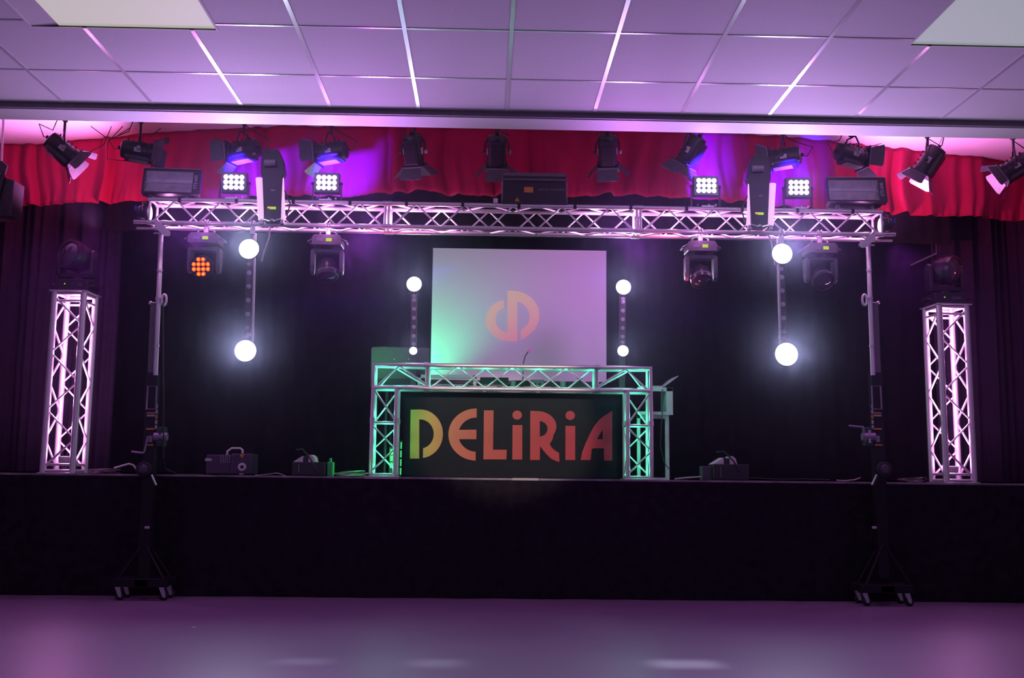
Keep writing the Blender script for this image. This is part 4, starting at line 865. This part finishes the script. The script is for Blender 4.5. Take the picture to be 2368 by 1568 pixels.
    MB().box(P(-1 if s < 0 else 14, 1220, -0.05), (0.035, 0.01, 0.018)).build('clip', LABEL, t, bev=0.002)
    for sx in (-0.17, 0.16):
        for sy in (-0.085, 0.085):
            w0 = Vector((cx + sx, D + sy, 0.034))
            cs = MB(); cs.prism([[w0 + Vector((-0.028, -0.016, 0.066)), w0 + Vector((0.012, -0.016, 0.066)), w0 + Vector((0.026, -0.016, 0.01)), w0 + Vector((0.026, -0.016, -0.012)), w0 + Vector((0.004, -0.016, -0.008))]], (0, 0.003, 0)).prism([[w0 + Vector((-0.028, 0.013, 0.066)), w0 + Vector((0.012, 0.013, 0.066)), w0 + Vector((0.026, 0.013, 0.01)), w0 + Vector((0.026, 0.013, -0.012)), w0 + Vector((0.004, 0.013, -0.008))]], (0, 0.003, 0))
            cf = cs.build('caster_fork', STEEL, t); MB().lathe([(-0.011, 0.028), (-0.008, 0.034), (0.008, 0.034), (0.011, 0.028)], w0 + Vector((0.01, 0, 0)), (0, 1, 0), 20).build('caster_wheel', RUB, cf, smooth=True)
    return t
lift(-1, lambda y: 368 - (y - 560) * 22 / 540.0, 560, 'tall wind-up lift carrying the left end of the truss')
lift(1, lambda y: 2012 + (y - 575) * 20 / 540.0, 575, 'tall wind-up lift carrying the right end of the truss')

# ================================================================== ON THE STAGE BEHIND THE BOOTH
dk = thing('equipment_desk', 'dark desk behind the booth carrying the boxes and mixer', 'table', ((bx0 + bx1) / 2, YDESK, Z_STAGE))
MB().box2((bx0 + 0.03, YDESK - 0.30, ZDESK - 0.03), (bx1 - 0.10, YDESK + 0.32, ZDESK)).build('desk_top', BLACKP, dk, bev=0.003)
for sx in (bx0 + 0.08, bx1 - 0.15):
    for sy in (-0.25, 0.27): MB().tube((sx, YDESK + sy, Z_STAGE), (sx, YDESK + sy, ZDESK - 0.03), 0.016, 10).build('leg', BLACKP, dk, smooth=True)
def solid(name, x0, y0, x1, y1, D, dep, m, label, cat, bev=0.006, zb_=None, group=None):
    a_ = at(x0, y1, D); b_ = at(x1, y0, D); z0 = zb_ if zb_ is not None else a_.z
    o = MB().box2((a_.x, D, z0), (b_.x, D + dep, b_.z)).build(name, m, bev=bev); tag(o, label, cat, group); return o
# green lit case
D = YDESK + 0.16; a_ = at(859, 850, D); b_ = at(992, 804, D)
cs = thing('lidded_case', 'black case with a raised lid lit green behind the left corner of the booth', 'case', ((a_.x + b_.x) / 2, D, ZDESK))
shell = mat('dark_case_lid', (0.10, 0.11, 0.12), 0.5, noise=0.1)
MB().box2((a_.x, D - 0.08, ZDESK), (b_.x, D + 0.10, ZDESK + 0.085)).build('case_body', BLACK, cs, bev=0.004)
MB().prism([[Vector((a_.x - 0.004, D, ZDESK + 0.085)), Vector((b_.x, D, ZDESK + 0.085)), Vector((b_.x, D, b_.z - 0.004)), Vector((a_.x + 0.10, D, b_.z + 0.004)), Vector((a_.x + 0.01, D, b_.z)), Vector((a_.x - 0.008, D, b_.z - 0.012))]], (0, 0.10, 0)).build('lid', shell, cs, bev=0.006)
for px in (912, 945): MB().lathe([(0, 0.006), (0.004, 0.005)], at(px, 831, D), (0, -1, 0), 10).build('rivet', STEEL, cs)
# white frames (laptop stands)
whm = mat('white_square_tube', (0.66, 0.64, 0.68), 0.45, noise=0.04)
D = YDESK - 0.12
fr = thing('white_stand', 'white square tube stand on the desk seen through the left of the booth truss', 'stand', (at(1030, 880, D).x, D, ZDESK))
f0 = at(966, 866, D); f1 = at(1102, 866, D); zt2 = f0.z
MB().box2((f0.x, D, zt2 - 0.03), (f1.x, D + 0.03, zt2)).box2((f0.x, D, ZDESK), (f0.x + 0.03, D + 0.03, zt2)).box2((f1.x - 0.03, D, ZDESK), (f1.x, D + 0.03, zt2)).build('front_frame', whm, fr, bev=0.002)
MB().box2((f0.x + 0.05, D + 0.22, ZDESK + 0.02), (f1.x - 0.04, D + 0.245, ZDESK + 0.045)).box2((f1.x - 0.07, D + 0.22, ZDESK), (f1.x - 0.045, D + 0.245, ZDESK + 0.045)).box2((f0.x + 0.05, D + 0.22, ZDESK), (f0.x + 0.075, D + 0.245, ZDESK + 0.045)).build('rear_rail', whm, fr, bev=0.002)
for f_ in (f0.x, f1.x - 0.03): MB().box2((f_, D + 0.03, zt2 - 0.028), (f_ + 0.03, D + 0.22, zt2 - 0.002)).build('side_rail', whm, fr, bev=0.002)
D = YDESK - 0.05
solid('amplifier_box', 1110, 873, 1176, 897, D, 0.25, BLACK, 'black box on the desk right of the white stand', 'box', zb_=ZDESK)
for x_, lb_ in ((1186, 'small clear plastic cup on the desk beside the black box'), (1302, 'small clear plastic cup right of the two-knob speaker')):
    q = at(x_, 895, D); tag(MB().lathe([(0, 0.022), (0.07, 0.032), (0.071, 0.029), (0.004, 0.019)], (q.x, D + 0.05, ZDESK), zz, 18).build('plastic_cup', mat('cloudy_plastic', (0.35, 0.5, 0.45), 0.25), smooth=True), lb_, 'cup')
sp_ = thing('small_speaker', 'small pale speaker with two round dark cones on the desk', 'speaker', (at(1243, 890, D).x, D, ZDESK))
a_ = at(1226, 896, D); b_ = at(1259, 878, D); MB().box2((a_.x, D, ZDESK), (b_.x, D + 0.10, b_.z)).build('cabinet', mat('pale_speaker_case', (0.22, 0.26, 0.25), 0.5), sp_, bev=0.008)
for px in (1237, 1248): MB().lathe([(0, 0.014), (0.003, 0.012)], at(px, 889, D) , (0, -1, 0), 16).build('cone', BLACK, sp_, smooth=True)
solid('mixing_desk', 1262, 884, 1380, 897, D + 0.06, 0.22, BLACK, 'low black mixing desk on the right part of the desk', 'mixer', zb_=ZDESK)
solid('rear_case', 1182, 880, 1226, 897, D + 0.14, 0.2, BLACK, 'black box behind the cup left of the small speaker', 'box', zb_=ZDESK)
q = at(1342, 884, D + 0.1); tag(MB().lathe([(0, 0.05), (0.008, 0.05), (0.012, 0.03), (0.05, 0.022), (0.055, 0.01)], (q.x, D + 0.16, at(1342, 884, D + 0.06).z), zz, 18).build('dark_cap', BLACK, smooth=True), 'small black cap lying on the mixing desk', 'cap')
# gooseneck microphone, its pink tip made to glow
g0 = at(1210, 893, D); g1 = at(1213, 840, D); g2 = at(1224, 808, D); gn = thing('gooseneck_mic', 'thin gooseneck microphone with a pink tip in front of the screen', 'lamp', (g0.x, D + 0.1, ZDESK))
MB().path([Vector((g0.x, D + 0.1, ZDESK)), Vector((g0.x, D + 0.1, g1.z)), Vector((g1.x + 0.008, D + 0.1, (g1.z + g2.z) / 2 + 0.01)), Vector((g2.x, D + 0.1, g2.z))], 0.0045, 8).build('neck', CABLE, gn, smooth=True)
MB().lathe([(0, 0.008), (0.012, 0.016), (0.03, 0.014)], Vector((g2.x - 0.008, D + 0.1, g2.z - 0.004)), (1, 0, 0.25), 12).build('mic_tip', mat('pink_glowing_tip', (0.6, 0.15, 0.5), 0.4, emit=(0.5, 0.10, 0.45), es=0.5), gn, smooth=True)
# white stand with laptop right of the booth
D = YB + WB + 0.06; ls = thing('laptop_stand', 'white square tube stand beside the right booth column', 'stand', (at(1515, 1000, D).x, D, Z_STAGE))
x0, x1, x2 = at(1475, 1000, D).x, at(1541, 1000, D).x, at(1548, 1000, D).x; zt3 = at(1530, 896, D).z; zm3 = at(1530, 952, D).z
MB().box2((x0, D, zt3 - 0.035), (at(1556, 900, D).x, D + 0.035, zt3)).box2((x0, D, zm3 - 0.028), (at(1556, 900, D).x, D + 0.03, zm3)).box2((at(1541, 900, D).x, D, zm3), (at(1556, 900, D).x, D + 0.30, zt3)).build('upper_frame', whm, ls, bev=0.002)
MB().box2((x1, D + 0.05, Z_STAGE), (x1 + 0.034, D + 0.084, zm3 - 0.028)).build('leg', whm, ls, bev=0.002)
MB().box2((x0, D + 0.05, Z_STAGE), (x0 + 0.030, D + 0.080, zm3 - 0.028)).build('leg', whm, ls, bev=0.002)
MB().box2((x0, D + 0.05, Z_STAGE), (x1, D + 0.08, Z_STAGE + 0.02)).build('foot_rail', whm, ls, bev=0.002)
MB().box2((x0, D + 0.05, zm3 - 0.06), (x1, D + 0.08, zm3 - 0.028)).build('cross_rail', whm, ls, bev=0.002)
MB().path([at(1531, 900, D - 0.01), at(1531, 960, D - 0.01), at(1527, 1030, D - 0.01), at(1536, 1070, D - 0.01), at(1547, 1085, D - 0.01)], 0.004, 6).build('lead', CABLE, ls, smooth=True)
lp = thing('laptop', 'open laptop seen edge on upon the white stand right of the booth', 'laptop', (at(1525, 896, D).x, D + 0.14, zt3))
a_ = at(1510, 896, D); b_ = at(1534, 896, D); c_ = at(1570, 868, D)
MB().box2((a_.x - 0.10, D + 0.02, zt3 + 0.001), (b_.x, D + 0.28, zt3 + 0.016)).build('laptop_base', mat('silver_laptop_shell', (0.62, 0.62, 0.64), 0.35, 0.4), lp, bev=0.003)
MB().prism([[Vector((b_.x, D + 0.02, zt3 + 0.012)), Vector((c_.x - 0.055, D + 0.02, c_.z - 0.022)), Vector((c_.x, D + 0.02, c_.z)), Vector((c_.x - 0.004, D + 0.02, c_.z - 0.010)), Vector((b_.x + 0.010, D + 0.02, zt3 + 0.006))]], (0, 0.26, 0)).build('laptop_screen', MATS['silver_laptop_shell'], lp)
# green LED bars standing behind the left booth column
for px, y0, y1, lb_ in ((908, 1037, 1084, 'short upright green LED bar inside the left booth column'), (926, 1020, 1100, 'thin upright green LED bar between the left booth column and the banner')):
    D = YB + WB + 0.015 if px == 926 else YB + WB + 0.12; a_ = at(px, y1, D); b_ = at(px, y0, D); w_ = 0.012 if px == 926 else 0.05
    t = thing('green_led_bar', lb_, 'light bar', (a_.x, D, Z_STAGE))
    MB().box2((a_.x - w_ * 0.7, D + 0.004, Z_STAGE), (a_.x + w_ * 0.7, D + 0.03, b_.z + 0.01)).build('housing', BLACK, t, bev=0.002)
    for i in range(4 if px == 926 else 3):
        n_ = 4 if px == 926 else 3; q = a_ + (b_ - a_) * ((i + 0.5) / n_); MB().box((a_.x, D + 0.002, q.z), (w_, 0.006, abs(b_.z - a_.z) / n_ * 0.8)).build('led_window', GRLEDB, t, bev=0.002)
point(at(905, 1050, YB + WB + 0.05), 0.5, (0.05, 1, 0.2), 0.03)
# green spill on the case lid and on the left of the screen
spot(at(832, 820, YDESK - 0.55), at(890, 828, YDESK + 0.15), 9, (0.02, 1.0, 0.22), 50, 1.0, 0.03)
spot(at(900, 930, YDESK + 0.6), at(1005, 770, YS), 75, (0.05, 1.0, 0.40), 70, 1.0, 0.05)
spot(at(1560, 560, YS - 1.6), at(1330, 690, YS), 42, (0.70, 0.22, 0.95), 90, 1.0, 0.1)

# ================================================================== DEVICES ALONG THE STAGE EDGE
fogm = mat('violet_black_plastic', (0.05, 0.035, 0.075), 0.45, noise=0.1)
D = 8.72; a_ = at(473, 1103, D); b_ = at(583, 1049, D); z1 = b_.z
fg = thing('fog_machine', 'violet-black fog machine with a curved handle on the stage left of the booth', 'fog machine', ((a_.x + b_.x) / 2, D + 0.12, Z_STAGE))
xm = at(535, 1060, D).x
MB().box2((a_.x, D + 0.03, Z_STAGE + 0.008), (xm, D + 0.24, z1 - 0.012)).build('rear_body', fogm, fg, bev=0.01)
fb = MB().box2((xm, D, Z_STAGE + 0.008), (b_.x, D + 0.25, z1)).build('front_body', fogm, fg, bev=0.012)
for px, r_ in ((0, 0),):
    q = at(560, 1080, D); MB().lathe([(0, 0.034), (0.012, 0.033), (0.014, 0.017), (0.004, 0.015)], q, (0, -1, 0), 26).build('nozzle_ring', WHITEP, fb, smooth=True)
    MB().lathe([(0, 0.015), (0.006, 0.013)], q, (0, -1, 0), 18).build('nozzle', BLACK, fb, smooth=True)
MB().prism([[at(554, 1051, D), at(565, 1051, D), at(560, 1060, D)]], (0, -0.003, 0)).build('warning_triangle', ORANGELAB, fb)
MB().box(at(558, 1096, D), (0.035, 0.004, 0.010)).build('maker_label', LABEL, fb); MB().box(at(482, 1063, D + 0.03), (0.055, 0.004, 0.022)).build('side_label', LABEL, fg)
MB().path([Vector((at(517, 1052, D).x, D + 0.12, z1 - 0.01)), Vector((at(518, 1043, D).x, D + 0.12, at(518, 1043, D).z)), Vector((at(528, 1036, D).x, D + 0.12, at(528, 1036, D).z)), Vector((at(548, 1036, D).x, D + 0.12, at(548, 1036, D).z)), Vector((at(553, 1040, D).x, D + 0.12, at(553, 1040, D).z)), Vector((at(553, 1052, D).x, D + 0.12, z1 - 0.004))], 0.009, 10).build('handle', WHITEP, fg, smooth=True)
vt = MB()
for i in range(5): vt.box(at(511 + 5 * i, 1061, D + 0.028), (0.006, 0.004, 0.07))
vt.build('vent_ribs', GREYP, fg)
for sx in (a_.x + 0.04, b_.x - 0.04): MB().box2((sx - 0.02, D + 0.05, Z_STAGE), (sx + 0.02, D + 0.22, Z_STAGE + 0.010)).build('foot', RUB, fg)
def hazer(x0, x1, y0, y1, D, label, group):
    a_ = at(x0, y1, D); b_ = at(x1, y0, D); t = thing('haze_machine', label, 'haze machine', ((a_.x + b_.x) / 2, D + 0.1, Z_STAGE), group)
    MB().box2((a_.x, D, Z_STAGE + 0.004), (b_.x, D + 0.24, b_.z)).build('case', BLACK, t, bev=0.006)
    w_ = b_.x - a_.x
    d0 = [(0.02, 0), (0.02, 0.002), (0.28, 0.20), (0.42, 0.26), (0.50, 0.22), (0.62, 0.10), (0.74, 0.26), (0.84, 0.20), (0.90, 0.0)]
    MB().prism([[Vector((a_.x + x * w_ * 0.72, D + 0.02, b_.z - 0.002 + z * w_ * 0.8)) for x, z in ((0.0, 0.0), (0.42, 0.24), (0.44, 0.0))]], (0, 0.18, 0)).build('left_cowl', WHITEP, t, bev=0.003)
    MB().prism([[Vector((a_.x + x * w_ * 0.72, D + 0.02, b_.z - 0.002 + z * w_ * 0.8)) for x, z in ((0.66, 0.0), (0.68, 0.28), (0.78, 0.29), (0.90, 0.20), (0.96, 0.0))]], (0, 0.18, 0)).build('right_cowl', WHITEP, t, bev=0.003)
    MB().box2((a_.x + 0.34 * w_, D + 0.03, b_.z), (a_.x + 0.50 * w_, D + 0.16, b_.z + 0.05)).build('fan_box', BLACKP, t, bev=0.003)
    MB().path([Vector((a_.x + 0.1 * w_, D + 0.03, b_.z + 0.10)), Vector((a_.x + 0.3 * w_, D - 0.01, b_.z + 0.105)), Vector((a_.x + 0.55 * w_, D - 0.012, b_.z + 0.03)), Vector((a_.x + 0.75 * w_, D - 0.01, b_.z - 0.06))], 0.007, 8).build('hose', CABLE, t, smooth=True)
    MB().box2((a_.x + 0.2 * w_, D - 0.002, Z_STAGE + 0.03), (a_.x + 0.215 * w_, D, b_.z - 0.02)).build('sight_strip', GREYP, t)
    return a_, b_
ha, hb_ = hazer(674, 752, 1069, 1104, 8.70, 'black haze machine with pale cowls and a green bottle beside it', 'haze machines on the stage')
q = at(761, 1100, 8.70); bt = thing('fluid_bottle', 'green fluid bottle standing right of the left haze machine', 'bottle', (q.x, 8.78, Z_STAGE))
z5 = at(761, 1068, 8.7).z; z6 = at(761, 1058, 8.7).z
MB().box2((q.x - 0.026, 8.74, Z_STAGE + 0.001), (q.x + 0.026, 8.82, z5)).build('body', GREENP, bt, bev=0.008); MB().lathe([(0, 0.013), (z6 - z5, 0.012)], (q.x - 0.004, 8.78, z5 - 0.003), zz, 14).build('cap', GREENP, bt, smooth=True)
spot(at(850, 1060, 8.72), (q.x, 8.76, Z_STAGE + 0.08), 0.8, (0.05, 1.0, 0.2), 60, 1, 0.02)
hazer(1650, 1732, 1074, 1108, 8.70, 'black haze machine with pale cowls on the stage right of the booth', 'haze machines on the stage')
solid('power_pack', 1624, 1078, 1647, 1107, 8.76, 0.12, DARKG, 'small dark power pack left of the right haze machine', 'power pack', zb_=Z_STAGE)
# ---- cables on the deck
def cable(pts, D, m, r, label, z=None, w=0.02):
    q = []
    for i, p in enumerate(pts):
        a_ = at(p[0], p[1], D + (p[2] if len(p) > 2 else 0)); a_.z = max(a_.z, Z_STAGE + r); q.append(a_)
    o = MB().path(q, r, 8).build('cable', m, smooth=True); tag(o, label, 'cable'); return o
rg = random.Random(11)
def coil(px, D, R, turns, m, label, r=0.005):
    c = at(px, 1100, D); pts = []
    for i in range(turns * 16):
        a_ = 2 * PI * i / 16; k_ = 1 + 0.15 * math.sin(a_ * 0.37 + 1); pts.append(Vector((c.x + R * 1.5 * k_ * math.cos(a_) + 0.01 * math.sin(i * 1.7), c.y + R * 0.7 * k_ * math.sin(a_), Z_STAGE + r + 0.045 * abs(math.sin(a_ * 0.5 + i * 0.02)) * (0.3 + 0.7 * i / (turns * 16)))))
    o = MB().path(pts, r, 8).build('cable_coil', m, smooth=True); tag(o, label, 'cable'); return o
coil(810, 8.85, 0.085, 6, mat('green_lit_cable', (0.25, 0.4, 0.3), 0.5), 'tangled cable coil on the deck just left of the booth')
point(at(830, 1080, 8.75), 0.25, (0.05, 1.0, 0.25), 0.02)
coil(2110, 8.80, 0.075, 5, CABLE, 'dark cable coil on the deck beside the right truss tower')
coil(230, 8.95, 0.10, 4, CABLE, 'dark cable coil on the deck right of the left truss tower')
cable([(264, 1083), (285, 1077), (298, 1073), (308, 1076), (316, 1086)], 8.6, CABLEW, 0.009, 'thick pale cable end on the deck beside the left lift')
cable([(377, 700, -0.58), (378, 900, -0.58), (378, 1060, -0.50), (384, 1085, -0.25), (410, 1098, -0.1), (470, 1100, 0)], 8.62, CABLE, 0.006, 'dark cable hanging down the left lift and onto the deck')
cable([(2014, 700, -0.42), (2020, 800, -0.42), (2034, 860, -0.42), (2038, 930, -0.42)], 8.62, CABLE, 0.006, 'dark cable hanging beside the right lift mast')
cable([(590, 1102), (620, 1097), (640, 1094), (660, 1100)], 8.75, CABLEW, 0.004, 'thin pale cable between the fog machine and the left haze machine')
cable([(1560, 1108), (1590, 1105), (1622, 1103)], 8.75, CABLEW, 0.008, 'short pale cable beside the power pack')
cable([(1735, 1105), (1800, 1109), (1860, 1108), (1920, 1110)], 8.75, CABLE, 0.005, 'dark cable lying along the edge right of the haze machine')
cable([(1935, 1111), (1955, 1112), (1975, 1110), (1990, 1105)], 8.70, CABLEW, 0.005, 'thin pale cable end near the right lift')
for px, w_, lb_ in ((870, 55, 'pale tape strip on the stage edge under the left booth column'), (910, 24, 'short pale tape strip right of the long one'), (1215, 60, 'pale tape strip on the stage edge below the banner')):
    a_ = at(px - w_ / 2, 1110, D_SKIRT); b_ = at(px + w_ / 2, 1110, D_SKIRT)
    tag(MB().box2((a_.x, D_SKIRT - 0.004, Z_STAGE - 0.012 - (0.01 if w_ == 24 else 0)), (b_.x, D_SKIRT + 0.06, Z_STAGE + 0.0062)).build('tape_strip', mat('pale_tape', (0.5, 0.48, 0.46), 0.7)), lb_, 'tape')
# bar hanging in front of the right wing
a_ = at(2106, 613, 9.9); b_ = at(2165, 586, 9.9); tag(MB().tube(a_, b_, 0.011, 10).tube(b_, (b_.x, 9.9, Z_SC), 0.004, 6).build('slanted_batten', STEEL, smooth=True), 'short slanted batten hanging beside the right wing curtain', 'batten')
# small scrap on the floor
a_ = atz(448, 1452, 0.0); tag(MB().box((a_.x, a_.y, 0.002), (0.025, 0.018, 0.004)).build('paper_scrap', LABEL, bev=0.001), 'tiny pale paper scrap on the floor at the left', 'scrap')
# ================================================================== PINK WASH ON THE STAGE CEILING
for s, px in ((-1, 150), (1, 2200)):
    p = Vector((s * 3.6, 8.95, 2.85)); 
    spot((s * 3.3, 8.75, 3.0), (s * 3.9, 8.4, Z_SC), 200, (1.0, 0.30, 0.95), 100, 0.9, 0.05)
# ================================================================== HAZE
hz = MB().box2((-5.5, D_SKIRT - 1.6, Z_STAGE + 0.02), (5.5, 11.6, Z_SC - 0.06))
vm = bpy.data.materials.new('thin_stage_haze'); vm.use_nodes = True; nt = vm.node_tree; nt.nodes.clear(); o_ = nt.nodes.new('ShaderNodeOutputMaterial'); vs_ = nt.nodes.new('ShaderNodeVolumeScatter')
vs_.inputs['Density'].default_value = 0.009; vs_.inputs['Anisotropy'].default_value = 0.6; vs_.inputs['Color'].default_value = (0.70, 0.68, 1, 1); nt.links.new(vs_.outputs[0], o_.inputs['Volume'])
ho = hz.build('stage_haze', vm); tag(ho, 'thin haze filling the air above the stage', 'haze', kind='stuff')
